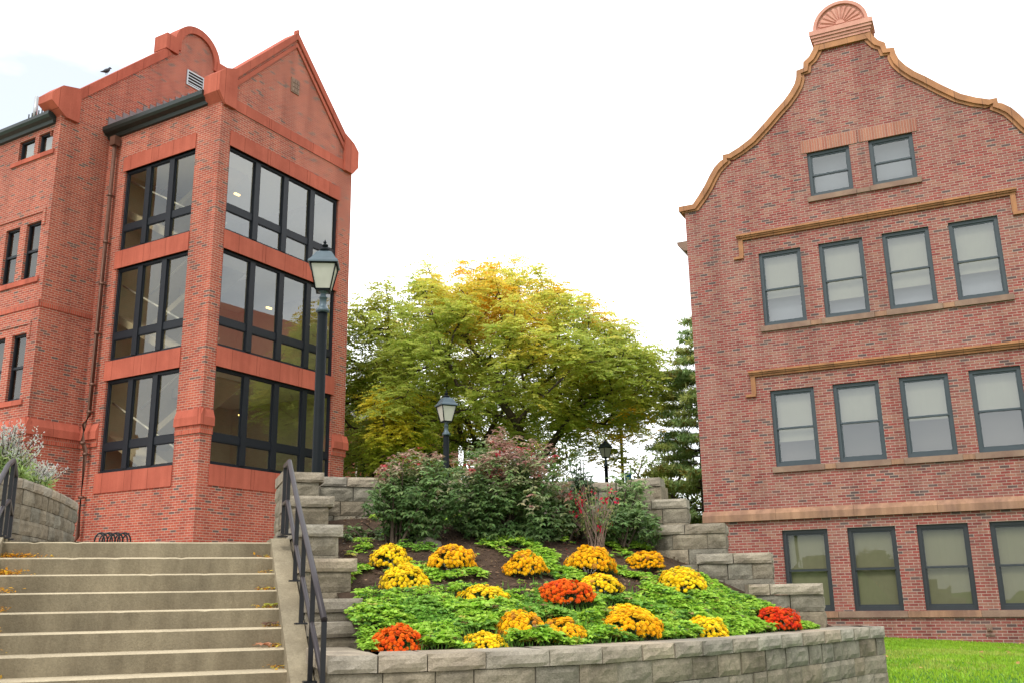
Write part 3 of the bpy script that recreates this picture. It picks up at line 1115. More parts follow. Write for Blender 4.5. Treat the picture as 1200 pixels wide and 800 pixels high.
# wing front wall with its small windows
wops = [(.30, .98, 14.5, 15.16), (1.16, 1.92, 14.5, 15.16), (.38, 1.06, 10.6, 12.32), (1.38, 2.06, 10.6, 12.32), (.45, 1.13, 7.06, 8.96), (1.45, 2.13, 7.06, 8.96),
        (4.0, 4.7, 10.6, 12.32), (5.0, 5.7, 10.6, 12.32), (4.0, 4.7, 7.06, 8.96), (5.0, 5.7, 7.06, 8.96)]
mb = MB(OB)
wall_panel(mb, PF, [(0, 15.6), (15, 15.6)], 2.3, wops, .18)
mb.build('wall', M['brick_red'], lb)
for (a, b, c, d) in wops:
    fr = MB(OB)
    f = .06
    fr.box((a, .08, c), (a + f, .16, d), PF)
    fr.box((b - f, .08, c), (b, .16, d), PF)
    fr.box((a + f, .08, d - f), (b - f, .16, d), PF)
    fr.box((a + f, .08, c), (b - f, .16, c + f), PF)
    if d - c > 1:
        m_ = (c + d) / 2
        fr.box((a + f, .085, m_ - .035), (b - f, .15, m_ + .035), PF)
    w = fr.build('window', M['frame_dark'], lb)
    g = MB(OB)
    g.face([PF(a, .125, c), PF(b, .125, c), PF(b, .125, d), PF(a, .125, d)])
    g.build('pane', M['glass'] if c > 14 else M['glass_wing'], w)
    g = MB(OB)
    g.box((a - .1, .2, c - .1), (b + .1, .24, d + .1), PF)
    g.build('blind', M['blind'] if c > 14 else M['dark_room'], w)  # lower windows: dark sheet, unlit room painted in its colour, no blind
for a, b, z in ((.14, 2.2, 14.36), (.2, 2.2, 10.42), (.3, 2.3, 6.9)):
    mb = MB(OB)
    mb.box((a, -.05, z), (b, .1, z + .14), PF)
    mb.build('sill', M['terracotta'], lb)
for a, b, z in ((.2, 2.5, 12.56), (.3, 2.6, 9.2)):
    mb = MB(OB)
    mb.box((a + .002, -.035, z), (b, .04, z + .12), PF)
    mb.box((a, -.035, z - .42), (a + .12, .04, z - .002), PF)
    mb.build('drip_course', M['brick_red'], lb)
mb = MB(OB)
mb.prism([(WX - .0, 15.32), (WX - .08, 15.34), (WX - .11, 15.43), (WX - .22, 15.48), (WX - .27, 15.56), (WX - .27, 15.66), (WX, 15.66)], WY + .24, WY + 15, PR)
mb.build('gutter', M['gutter'], lb)
mb = MB(OB)
mb.face([(WX - .2, WY + .45, 15.62), (WX - .2, WY + 15, 15.62), (WCX, WY + 15, 19.4), (WCX, WY + .45, 19.4)])
mb.face([(WXR + .2, WY + .45, 15.62), (WXR + .2, WY + 15, 15.62), (WCX, WY + 15, 19.4), (WCX, WY + .45, 19.4)])
mb.face([(WXR, WY, 2.3), (WXR, WY + 15, 2.3), (WXR, WY + 15, 15.7), (WXR, WY, 15.7)])
mb.build('roof', M['roof_tile'], lb)
mb = MB(OB)
for k in range(6):
    y = WY + .75 + k * .16
    mb.tube([(WX - .05, y, 15.75), (WX - .05, y, 15.98)], .02, 5)
mb.build('snow_guard', M['gutter'], lb)
mb = MB(OB)
mb.tube([(WX + .5, WY + 2.15, 16.1), (WX + .5, WY + 2.15, 17.0)], .07, 10)
mb.build('vent_pipe', M['grey_metal'], lb)

# ================================================================== RIGHT BUILDING
RO = (5.0237, 26.0, .3)
rb = thing('brick_building', 'old brick building at right with curved gable crowned by a carved shell', 'building', RO, R(-25.86))
OB = (0, 0, .3)
PG = lambda x, d, z: (x, d, z)
CX, W2 = 4.75, 4.75
half = [(.74, 16.36), (.80, 16.22), (.92, 16.04), (1.08, 15.92), (1.10, 15.74), (1.29, 15.71), (1.31, 15.52), (1.37, 15.33), (1.52, 15.10), (1.72, 14.87), (1.94, 14.68), (2.3, 14.33), (2.72, 13.96), (3.05, 13.77), (3.35, 13.64), (3.52, 13.64), (3.53, 13.50), (3.62, 13.46), (3.80, 13.30), (3.95, 13.08), (4.1, 12.82), (4.29, 12.56), (4.48, 12.32), (4.9, 12.32)]
outl = [(CX - d, z) for d, z in reversed(half)] + [(CX + d, z) for d, z in half]
C4 = [(1.97, 3.09), (3.56, 4.68), (5.16, 6.29), (6.75, 7.88)]
rows_r = [('low', 1.12, 3.11), ('mid', 4.73, 6.74), ('high', 8.49, 10.56)]
ops = [(a, b, z0, z1) for a, b in C4 for _, z0, z1 in rows_r] + [(3.5, 4.61, 11.92, 13.22), (5.1, 6.2, 11.92, 13.22)]
wallo = [(max(0, min(9.5, x)), z - .05) for x, z in outl]
# drop exact duplicates at the clipped corners
mb = MB(OB)
wall_panel(mb, PG, wallo, -.2, ops, .2)
mb.prism(wallo + [(9.5, 10), (0, 10)], .44, .46, PG)
mb.build('gable_wall', M['brick_old'], rb)
mb = MB(OB)
mb.face([(0, 0, -.2), (0, 0, 11.3), (0, 30, 11.3), (0, 30, -.2)])
mb.face([(9.5, 0, -.2), (9.5, 0, 11.3), (9.5, 30, 11.3), (9.5, 30, -.2)])
mb.face([(0, 0, 11.3), (0, .44, 11.3), (0, .44, 12.27), (0, 0, 12.27)])
mb.build('wall', M['brick_old'], rb)
mb = MB(OB)
for s in (0, 1):
    xe, xr = (-.1, CX) if s == 0 else (9.6, CX)
    mb.face([(xe, .46, 11.25), (xe, 30, 11.25), (xr, 30, 15.7), (xr, .46, 15.7)])
mb.build('roof', M['roof_tile'], rb)
mb = MB(OB)
mb.prism([(-.0, 11.0), (-.1, 11.03), (-.28, 11.2), (-.30, 11.3), (0, 11.3)], .02, 30, PG)
mb.build('gutter', M['sill'], rb)
# coping follows the curves
for pts, sg in ((outl[:24], 1), (outl[24:], -1)):
    mb = MB(OB)
    sweep(mb, PG, pts, .155, -.10, .5)
    mb.build('coping', M['orange_trim'], rb)
    mb = MB(OB)
    sweep(mb, PG, [(x + sg * .08, z - .05) for x, z in pts], .145, -.045, .1)
    mb.build('coping_moulding', M['orange_trim'], rb)
# crown: ochre rail, moulded ledge, carved shell
mb = MB(OB)
mb.box((CX - .74, -.09, 16.18), (CX + .74, .5, 16.36))
mb.build('crown_rail', M['orange_trim'], rb)
mb = MB(OB)
for k, (hw, z0, z1, pr) in enumerate(((.75, 16.36, 16.44, .11), (.78, 16.44, 16.52, .14), (.81, 16.52, 16.60, .18), (.84, 16.60, 16.74, .21))):
    mb.box((CX - hw, -pr, z0), (CX + hw, .5, z1))
mb.build('crown_ledge', M['pink_stone'], rb)
mb = MB(OB)
rr = .72
ZC = 16.80
pts = [(CX - rr, 16.74), (CX - rr, ZC)] + [(CX + rr * math.cos(t), ZC + rr * math.sin(t)) for t in frange(PI, 0, 28)] + [(CX + rr, 16.74)]
mb.prism(pts, -.02, .34, PG)
sweep(mb, PG, [(CX + rr * 1.02 * math.cos(t), ZC + rr * 1.02 * math.sin(t)) for t in frange(PI, 0, 28)], .09, -.09, .36)
mb.box((CX - rr, -.07, 16.742), (CX + rr, -.02, 16.82), PG)
shell = mb.build('shell_ornament', M['pink_stone'], rb)
mb = MB(OB)
NF = 11
for k in range(NF):
    t0 = PI * (k + .08) / NF
    t1 = PI * (k + .92) / NF
    tm = (t0 + t1) / 2
    c0 = (CX, ZC + .03)
    ri, ro = .13, .56
    q = lambda r_, t_: (c0[0] + r_ * math.cos(t_), c0[1] + r_ * math.sin(t_) * .98)
    poly = [(*q(ri, t0), -.02), (*q(ro, t0), -.02), (*q(ro + .05, tm), -.02), (*q(ro, t1), -.02), (*q(ri, t1), -.02)]
    hi = [(*q(ri + .04, tm - .25 * (tm - t0)), -.05), (*q(ro - .05, tm - .45 * (tm - t0)), -.058), (*q(ro - .0, tm), -.05), (*q(ro - .05, tm + .45 * (t1 - tm)), -.058), (*q(ri + .04, tm + .25 * (t1 - tm)), -.05)]
    A = [mb.vert(PG(x, d, z)) for x, z, d in poly]
    Bh = [mb.vert(PG(x, d, z)) for x, z, d in hi]
    mb.idx(Bh)
    for i in range(5):
        mb.idx((A[i], A[(i + 1) % 5], Bh[(i + 1) % 5], Bh[i]))
mb.prism([(CX + .12 * math.cos(t), ZC + .03 + .12 * math.sin(t)) for t in frange(0, PI, 8)], -.10, -.02, PG)
mb.build('shell_flute', M['pink_stone'], shell)

# sash windows
def sash_window(x0_, x1_, z0, z1, kind, drop):
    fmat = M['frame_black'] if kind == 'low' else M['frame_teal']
    f = .085
    fr = MB(OB)
    d0 = .06 if kind != 'low' else .09
    P = PG
    fr.box((x0_, d0, z0), (x0_ + f, d0 + .1, z1), P)
    fr.box((x1_ - f, d0, z0), (x1_, d0 + .1, z1), P)
    fr.box((x0_ + f, d0, z1 - f), (x1_ - f, d0 + .1, z1), P)
    fr.box((x0_ + f, d0 - .01, z0), (x1_ - f, d0 + .1, z0 + f * 1.2), P)
    w = fr.build('window', fmat, rb)
    zm = (z0 + z1) / 2
    s = .035
    for za, zb, dd in ((zm - .03, z1 - f, d0 + .03), (z0 + f * 1.2, zm + .03, d0 + .06)):
        xa, xb = x0_ + f, x1_ - f
        sm_ = MB(OB)
        sm_.box((xa, dd, za), (xa + s, dd + .03, zb), P)
        sm_.box((xb - s, dd, za), (xb, dd + .03, zb), P)
        sm_.box((xa + s, dd, zb - s * 1.3), (xb - s, dd + .03, zb), P)
        sm_.box((xa + s, dd, za), (xb - s, dd + .03, za + s * 1.3), P)
        so_ = sm_.build('sash', fmat, w)
        g = MB(OB)
        t = rnd(-.003, .003)
        g.face([P(xa + .01, dd + .015 + t, za + .01), P(xb - .01, dd + .015 - t, za + .01), P(xb - .01, dd + .015, zb - .01), P(xa + .01, dd + .015, zb - .01)])
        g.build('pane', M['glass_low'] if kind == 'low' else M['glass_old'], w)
    xa, xb = x0_ + f, x1_ - f
    zb_ = lerp(z1, z0, drop)
    b = MB(OB)
    n = 8
    for k in range(n):
        u0, u1 = k / n, (k + 1) / n
        w0, w1 = .006 * math.sin(u0 * 17 + x0_), .006 * math.sin(u1 * 17 + x0_)
        b.face([P(lerp(xa, xb, u0), .24 + w0, zb_), P(lerp(xa, xb, u1), .24 + w1, zb_), P(lerp(xa, xb, u1), .23 + w1, z1), P(lerp(xa, xb, u0), .23 + w0, z1)], True)
    b.box((xa, .225, zb_ - .02), (xb, .25, zb_), P)
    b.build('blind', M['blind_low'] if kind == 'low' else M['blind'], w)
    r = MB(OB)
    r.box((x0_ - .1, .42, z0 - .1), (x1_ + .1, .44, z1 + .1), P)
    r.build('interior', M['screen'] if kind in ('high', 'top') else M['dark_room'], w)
random.seed(8)
drops = {'low': (1.0, 1.0, 1.0, 1.0), 'mid': (.66, .5, .53, .49), 'high': (.60, .74, .70, .64)}
for kind, z0, z1 in rows_r:
    for (a, b), d in zip(C4, drops[kind]):
        sash_window(a, b, z0, z1, kind, d)
sash_window(3.5, 4.61, 11.92, 13.22, 'top', .08)
sash_window(5.1, 6.2, 11.92, 13.22, 'top', .05)
# sills
def part_box(name, mat, a, b, P=PG):
    mb = MB(OB)
    mb.box(a, b, P)
    return mb.build(name, mat, rb)
for z in (4.58, 8.345):
    xs_ = [1.88, 3.18, 3.47, 4.77, 5.07, 6.38, 6.66, 7.98]
    for k in range(0, 8, 2):
        part_box('sill', M['sill'], (xs_[k], -.07, z), (xs_[k + 1], .1, z + .145))
    for k in range(1, 7, 2):
        part_box('sill_block', M['brownstone'], (xs_[k] + .004, -.055, z + .01), (xs_[k + 1] - .004, .1, z + .135))
part_box('sill', M['sill'], (3.42, -.07, 11.775), (4.68, .1, 11.918))
part_box('sill', M['sill'], (4.69, -.05, 11.785), (5.02, .1, 11.905))
part_box('sill', M['sill'], (5.03, -.07, 11.775), (6.29, .1, 11.918))
for k in range(6):
    part_box('sill_course', M['brownstone'] if k % 2 else M['sill'], (k * 1.585 + .004, -.06, .97), ((k + 1) * 1.585 - .004, .1, 1.118))
# stone belt with a sloping top
for k in range(5):
    a, b = -.04 + k * 1.91, -.04 + (k + 1) * 1.91
    mb = MB(OB)
    q = [(-.10, 3.38), (-.10, 3.55), (-.02, 3.67), (.05, 3.67), (.05, 3.38)]
    A = [mb.vert((a + .003, y, z)) for y, z in q]
    Bq = [mb.vert((b - .003, y, z)) for y, z in q]
    mb.idx(A)
    mb.idx(Bq[::-1])
    for i in range(5):
        mb.idx((A[i], A[(i + 1) % 5], Bq[(i + 1) % 5], Bq[i]))
    mb.build('stone_belt', M['brownstone'], rb)
# ochre drip moulds over two rows of windows
for z, x0_, x1_, leg in ((11.01, 1.46, 8.34, .46), (7.15, 1.50, 8.34, .46)):
    mb = MB(OB)
    for dz, pr in ((0, .06), (.055, .10), (.10, .14)):
        mb.box((x0_ - pr * .3, -pr, z + dz), (x1_ + pr * .3, .05, z + dz + .05))
    for xa, sg in ((x0_, 1), (x1_, -1)):
        q0, q1 = sorted((xa, xa + sg * .12))
        mb.box((q0, -.058, z - leg), (q1, .05, z - .001))
        q0, q1 = sorted((xa - sg * .16, xa + sg * .11))
        mb.box((q0, -.07, z - leg - .07), (q1, .05, z - leg - .001))
    mb.build('drip_mould', M['orange_trim'], rb)
mb = MB(OB)
mb.box((3.36, -.02, 13.222), (4.83, .05, 13.60))
mb.box((4.87, -.02, 13.222), (6.34, .05, 13.60))
mb.build('soldier_course', M['soldier_tan'], rb)
mb = MB(OB)
mb.box((6.40, -.05, .66), (6.52, .02, .80))
mb.tube([(6.46, -.05, .72), (6.46, -.14, .70)], .025, 6)
mb.box((6.36, -.03, .56), (6.56, .02, .60))
mb.build('wall_tap', M['sill'], rb)

# ================================================================== lamps
def street_lamp(label, x, y, zb, ztop, rz=.35, group='lantern lamp posts', k=.88):
    root = thing('street_lamp', label, 'street lamp', (x, y, zb), rz, group)
    root.scale = (k, k, k)
    H = (ztop - zb) / k
    hl = H - 1.02                        # top of the post shaft
    mb = MB()
    prof = [(.15, 0), (.15, .08), (.12, .12), (.12, .5), (.09, .6), (.075, .65), (.072, hl - .1)]
    mb.lathe(0, 0, prof, 16)
    mb.build('post', M['lamp_green'], root)
    mb = MB()
    mb.lathe(0, 0, [(.072, hl - .1), (.098, hl - .09), (.098, hl - .05), (.076, hl - .03), (.06, hl), (.052, hl + .02), (.052, hl + .12), (.066, hl + .13), (.04, hl + .16), (.04, hl + .2), (.10, hl + .23)], 14)
    mb.build('collar', M['lamp_hood'], root)
    z0, z1 = hl + .23, hl + .62
    w0, w1 = .105, .185
    mb = MB()
    mb.lathe(0, 0, [(w0 * 1.41, z0 - .01), (w0 * 1.46, z0 + .02)], 4, False, PI / 4)
    for sx in (-1, 1):
        for sy in (-1, 1):
            mb.tube([(sx * w0, sy * w0, z0), (sx * w1, sy * w1, z1)], .013, 4)
    for sx, sy in ((1, 1), (1, -1), (-1, -1), (-1, 1)):
        nx, ny = (sy, -sx)
        mb.tube([(sx * w1, sy * w1, z1), (sy * w1, -sx * w1, z1)], .016, 4)
    lf = mb.build('lantern', M['lamp_green'], root)
    mb = MB()
    for (ax, ay, bx, by) in ((-1, -1, 1, -1), (1, -1, 1, 1), (1, 1, -1, 1), (-1, 1, -1, -1)):
        k = .96
        mb.face([(ax * w0 * k, ay * w0 * k, z0 + .01), (bx * w0 * k, by * w0 * k, z0 + .01), (bx * w1 * k, by * w1 * k, z1), (ax * w1 * k, ay * w1 * k, z1)])
    mb.build('lantern_pane', M['lamp_glass'], lf)
    mb = MB()
    q = 1.414
    mb.lathe(0, 0, [(.20 * q, z1), (.218 * q, z1 + .005), (.215 * q, z1 + .03), (.175 * q, z1 + .075), (.14 * q, z1 + .14), (.11 * q, z1 + .19), (.075 * q, z1 + .21), (.07 * q, z1 + .215)], 4, False, PI / 4)
    mb.build('hood', M['lamp_hood'], root)
    mb = MB()
    mb.lathe(0, 0, [(.065, z1 + .21), (.08, z1 + .225), (.085, z1 + .25), (.06, z1 + .27), (.03, z1 + .285), (.03, z1 + .295), (.05, z1 + .31), (.05, z1 + .325), (.02, z1 + .34), (.018, z1 + .36), (.028, z1 + .372), (.012, z1 + .385), (.004, z1 + .41)], 12)
    mb.build('finial', M['lamp_green'], root)
    return root
street_lamp('tall lamp post with a tapered lantern in front of the brick tower', -2.42, 11.9, 2.2, 6.12, .1)
street_lamp('lamp post with a green lantern rising behind the burning bushes', -1.435, 20.5, 2.6, 5.92, .5)
street_lamp('distant small dark lamp post seen under the yellow branches', 3.23, 34.0, 3.0, 6.95, .5)

# pole with a blue banner, far behind the bed
root = thing('banner_pole', 'slim dark pole with a small blue banner under the yellow branches', 'pole', (4.25, 38, 2.9))
mb = MB()
mb.tube([(0, 0, 0), (0, 0, 5.4)], .06, 8)
mb.build('pole', M['black_metal'], root)
mb = MB()
mb.tube([(0, 0, 3.3), (.35, 0, 3.3)], .015, 5)
mb.tube([(0, 0, 2.3), (.35, 0, 2.3)], .015, 5)
mb.build('banner_arm', M['black_metal'], root)
mb = MB()
mb.box((.08, -.008, 2.32), (.33, .008, 3.28))
mb.build('banner', M['banner'], root)

# bike rack by the downpipe
root = thing('bike_rack', 'low black coiled bicycle rack against the foot of the brick tower', 'bike rack', (-7.83, 19.2, 2.62), R(15))
mb = MB()
pts = []
nc = 8
for k in range(nc * 20 + 1):
    t = k / 20
    pts.append((-.28 + .56 * t / nc + .10 * math.sin(2 * PI * t), .09 * math.cos(2 * PI * t * .5), .15 + .14 * math.cos(2 * PI * t)))
mb.tube(pts, .016, 6)
mb.build('hoop', M['black_metal'], root)
mb = MB()
mb.tube([(-.42, -.02, .015), (.42, -.02, .015)], .015, 6)
mb.tube([(-.42, .1, .015), (.42, .1, .015)], .015, 6)
mb.build('base_bar', M['black_metal'], root)

# bird on the wing gable
def bird(label, x, z, y):
    c, s = math.cos(R(59.9)), math.sin(R(59.9))
    wx, wy = LO[0] + x * c - y * s, LO[1] + x * s + y * c
    b = MB((wx, wy, z))
    dx, dy = -.8, -.6
    dx, dy = .8, .6
    P = lambda f, h: (wx + dx * f * .75, wy + dy * f * .75, z + h * .8)
    b.tube([P(-.24, .05), P(-.14, .09), P(-.06, .13), (P(.02, .18)), P(.07, .235), P(.09, .29), P(.115, .315), P(.14, .32), P(.20, .305)], [.012, .03, .06, .068, .05, .034, .038, .026, .004], 10)
    for q in (-.02, .02):
        b.tube([(wx + q, wy, z), (wx + q, wy, z + .1)], .008, 5)
    return tag(b.build('bird', M['bird']), label, 'bird')
bird('dark bird perched on the sloping stone coping of the left gable', -.28, 17.60, 4.95)

# ================================================================== vegetation helpers
def leaf_quad(mb, p, d, n, L, W, c, fold=.0):
    """a pointed leaf: base p, direction d, normal n"""
    s = d.cross(n)
    if s.length < 1e-4:
        s = Vector((1, 0, 0))
    s.normalize()
    a = mb.vert(p, c)
    b = mb.vert(p + d * (L * .45) + s * (W * .5), c)
    t = mb.vert(p + d * L - n * (L * fold), c)
    e = mb.vert(p + d * (L * .45) - s * (W * .5), c)
    mb.idx((a, b, t, e))
def rvec():
    while True:
        v = Vector((rnd(-1, 1), rnd(-1, 1), rnd(-1, 1)))
        if .05 < v.length < 1:
            return v.normalized()
def jitc(c, v=.2, h=.1):
    g = rnd(1 - v, 1 + v)
    return (max(0, c[0] * g * rnd(1 - h, 1 + h)), max(0, c[1] * g * rnd(1 - h, 1 + h)), max(0, c[2] * g * rnd(1 - h, 1 + h)))

def skeleton(base, fork, targets, mb, tip=.012, trunk_r=None, expo=2.3, sag=.08):
    nodes = [(Vector(base), -1), (Vector(fork), 0)]
    plen = [0, (Vector(fork) - Vector(base)).length]
    kids = {0: [1], 1: []}
    f = Vector(fork)
    for t in sorted(targets, key=lambda q: (q - f).length):
        best, bi = 1e9, 1
        dt = (t - f).length
        for i in range(1, len(nodes)):
            q = nodes[i][0]
            d = (t - q).length
            if (q - f).length > dt:
                continue
            sc = d + .32 * plen[i]
            if sc < best:
                best, bi = sc, i
        q = nodes[bi][0]
        mid = q.lerp(t, .5) + Vector((rnd(-.5, .5), rnd(-.5, .5), rnd(-.2, .7))) * (t - q).length * .09
        for w in (mid, t):
            nodes.append((w, bi))
            kids[len(nodes) - 1] = []
            kids[bi].append(len(nodes) - 1)
            plen.append(plen[bi] + (w - nodes[bi][0]).length)
            bi = len(nodes) - 1
    rad = [0] * len(nodes)
    for i in range(len(nodes) - 1, -1, -1):
        ch = kids.get(i, [])
        rad[i] = tip if not ch else max(tip, sum(rad[c] ** expo for c in ch) ** (1 / expo))
    sc = (trunk_r / rad[0]) if trunk_r else 1
    for i in range(1, len(nodes)):
        p = nodes[i][1]
        if rad[i] < .004:
            continue
        ra, rb_ = rad[p] * sc, rad[i] * sc
        ra = min(ra, rb_ * 1.35 if p > 1 else ra)
        mb.tube([nodes[p][0], nodes[i][0]], [max(ra, .006), max(rb_, .006)], 6 if rad[i] * sc > .03 else 4, False)
    return nodes

# ================================================================== big honey locust
random.seed(21)
TB = Vector((.2, 34.2, 3.0))
tree = thing('locust_tree', 'broad locust tree turning yellow at the top between the two buildings', 'tree', TB)
def tree_point(x_px, z, y):
    return Vector((x_px, y, z))
tg = []
TXX = [-7, -5.4, -4, -2.7, -1.1, .2, 1.3, 2.6, 3.7, 4.6, 5.2]
TZT = [10.3, 10.8, 11.4, 11.85, 12.05, 11.95, 11.4, 10.5, 9.5, 8.5, 7.9]
TZB = [5.0, 5.2, 5.4, 5.5, 5.6, 5.7, 5.9, 6.2, 6.6, 7.2, 7.7]
tries = 0
while len(tg) < 600 and tries < 80000:
    tries += 1
    x = rnd(-6.8, 5.0)
    hy = 4.6 * math.sqrt(max(0, 1 - ((x + .9) / 6.1) ** 2)) + .2
    yy = rnd(-1, 1)
    zt, zb = interp(x, TXX, TZT), interp(x, TXX, TZB)
    sh = math.sqrt(max(0, 1 - yy * yy))
    zc = lerp(zb, zt, .35)
    zt, zb = lerp(zc, zt, sh), lerp(zc, zb, sh)
    u = random.random() ** .62
    p = Vector((x, 30.6 + yy * hy, lerp(zb, zt, u)))
    p.z += .35 * noise.noise((p.x * 1.1, p.y * 1.1, 5))
    w = noise.noise((p.x * .5, p.y * .5, p.z * .75 + 3)) + .45 * noise.noise((p.x * 1.2, p.y * 1.2, p.z * 1.5))
    if w < -.28:
        continue
    if any((p * 1.12 - q).length < .50 for q in tg):
        continue
    if 2.55 < p.x < 3.3 and p.z < 7.0:
        continue
    p = Vector((p.x * 1.12, p.y * 1.12, 1.6 + (p.z - 1.6) * 1.12))
    if p.y < 33 and p.x < -.1775 * p.y + .85:
        continue
    tg.append(p)
tb = MB(TB)
skeleton(TB, TB + Vector((.1, 0, 1.5)), tg, tb, .011, .26, 2.1)
tb.build('trunk', M['bark'], tree)
cr = MB(TB)
green1, green2, yell, gold = (.40, .47, .09), (.60, .61, .12), (.76, .61, .09), (.86, .52, .05)
def locust_clump(mb, p, fn, nf=9, size=1.0, llen=.085):
    for _ in range(nf):
        az_ = rnd(0, 2 * PI)
        L = rnd(.35, .7) * size
        d = Vector((math.cos(az_), math.sin(az_), rnd(-.25, .35))).normalized()
        st = p + Vector((rnd(-.2, .2), rnd(-.2, .2), rnd(-.34, .30))) * size
        c0 = fn(st)
        nl = 8
        for k in range(nl):
            t = (k + .6) / nl
            q = st + d * (L * t) + Vector((0, 0, -.32 * L * t * t))
            side = d.cross(Vector((0, 0, 1)))
            if side.length < .01:
                continue
            side.normalize()
            c = jitc(c0, .22, .08)
            for sg in (-1, 1):
                dd = (side * sg + d * .35 + Vector((0, 0, rnd(-.4, .1)))).normalized()
                nn = Vector((rnd(-1.1, 1.1), rnd(-1.1, 1.1), 1)).normalized()
                leaf_quad(mb, q, dd, nn, llen * size * rnd(.8, 1.3), llen * .6 * size, c, .1)
def locust_col(p):
    a = noise.noise((p.x * .55 + 7, p.y * .55, p.z * .6)) * .75 + .75 * noise.noise((p.x * 1.3 + 2, p.y * 1.3, p.z * 1.4))
    top = smooth01((p.z - 9.4) / 3.5) * .45 + .30 * smooth01((p.x - 2.6) / 2.7) * smooth01((8.8 - p.z) / 2)
    mid = math.exp(-((p.x - .3) / 2.4) ** 2) * smooth01((p.z - 9.0) / 2.7) * .44
    t = a * .95 + top + mid - .30 - .35 * smooth01((-1.8 - p.x) / 2.5)
    if p.z < 7.6 and p.x > 2.4:
        t += .5
    if t > .42:
        return mixc(yell, gold, min(1, (t - .42) / .3))
    if t > .08:
        return mixc(green2, yell, (t - .08) / .34)
    return mixc(green1, green2, smooth01((t + .5) / .58))
for p in tg:
    locust_clump(cr, p, locust_col, random.randint(20, 31), rnd(1.0, 1.45), rnd(.08, .102))
# low trailing sprays on the right
for k in range(44):
    p = Vector((rnd(1.9, 5.4), rnd(35, 36.8), rnd(6.2, 8.2)))
    if p.x > 4.3 and p.z < 6.8:
        continue
    locust_clump(cr, p, locust_col, 9, .9, .12)
cr.build('crown', M['airy_leaf'], tree)

# smaller yellow-green tree in front, left
random.seed(22)
TB2 = Vector((-4.3, 31.8, 3.0))
t2 = thing('small_tree', 'small yellow green tree beside the right edge of the brick tower', 'tree', TB2)
tg2 = []
while len(tg2) < 85:
    v = rvec() * rnd(.3, 1) ** .5
    p = Vector((-4.15 + v.x * 1.5, 31.8 + v.y * 1.2, 7.1 + v.z * 1.6))
    if p.x < -.1775 * p.y + .75:
        continue
    if any((p - q).length < .3 for q in tg2):
        continue
    if noise.noise((p.x * .9, p.y * .9, p.z * .9)) < -.25:
        continue
    tg2.append(p)
tb = MB(TB2)
skeleton(TB2, TB2 + Vector((0, 0, 1.6)), tg2, tb, .01, .09)
tb.build('trunk', M['bark'], t2)
cr = MB(TB2)
def small_col(p):
    a = noise.noise((p.x * .9, p.y * .9, p.z * .9 + 4)) + .35 * smooth01((p.z - 7.4) / 1)
    return mixc((.46, .54, .07), (.84, .74, .09), smooth01(a + .5))
for p in tg2:
    locust_clump(cr, p, small_col, 16, .95, .11)
cr.build('crown', M['airy_leaf'], t2)

# generic leafy crown for the trees farther off
def bushy_tree(name, label, base, cen, rad, n, cols, size, seed, group=None, trunk=.15, gap=-.2):
    random.seed(seed)
    base, cen = Vector(base), Vector(cen)
    root = thing(name, label, 'tree', base, 0, group)
    tgs = []
    tries = 0
    while len(tgs) < n and tries < 40000:
        tries += 1
        v = rvec() * rnd(.3, 1) ** .5
        p = Vector((cen.x + v.x * rad[0], cen.y + v.y * rad[1], cen.z + v.z * rad[2]))
        if noise.noise((p.x * .7 + seed, p.y * .7, p.z * .7)) < gap:
            continue
        tgs.append(p)
    tb = MB(base)
    skeleton(base, base + Vector((0, 0, max(.5, (cen.z - rad[2] - base.z) * .8))), tgs[:60], tb, .015, trunk)
    tb.build('trunk', M['bark'], root)
    cr = MB(base)
    for p in tgs:
        c0 = mixc(cols[0], cols[1], smooth01(.5 + noise.noise((p.x, p.y, p.z + seed)) * 1.2))
        for _ in range(34):
            q = p + rvec() * rnd(0, size * 3.2)
            leaf_quad(cr, q, (rvec() + Vector((0, 0, -.3))).normalized(), (rvec() * .7 + Vector((0, 0, 1))).normalized(), size * rnd(.7, 1.3), size * .6, jitc(c0, .25, .1), .1)
    cr.build('crown', M['leaf'], root)
    return root
bushy_tree('shade_tree', 'dark green tree behind the tower edge and the small yellow green tree', (-5.0, 38.5, 3.0), (-5.0, 38.5, 7.6), (2.6, 1.6, 2.6), 190, ((.07, .12, .03), (.16, .22, .05)), .15, 31)
bushy_tree('shade_tree', 'low yellowing tree behind the lamp post and the burning bushes', (-2.2, 40, 3.0), (-2.0, 40, 7.5), (2.6, 1.5, 1.5), 110, ((.16, .17, .03), (.42, .30, .04)), .15, 32)
bushy_tree('shade_tree', 'pale green tree low between the banner pole and the pine', (7.2, 48, 2.0), (7.2, 48, 6.5), (1.9, 1.6, 2.0), 90, ((.11, .17, .04), (.22, .27, .08)), .16, 33)
bushy_tree('shade_tree', 'light green sapling beneath the pine beside the old brick wall', (6.2, 35, .6), (6.2, 35.2, 4.6), (1.0, 1.0, 1.7), 90, ((.14, .20, .03), (.32, .34, .06)), .12, 34)
bushy_tree('shade_tree', 'dim green tree filling the gap low behind the locust trunk', (.6, 46, 2.6), (.6, 46, 8.1), (2.4, 1.6, 1.5), 110, ((.07, .10, .025), (.17, .2, .04)), .16, 36)

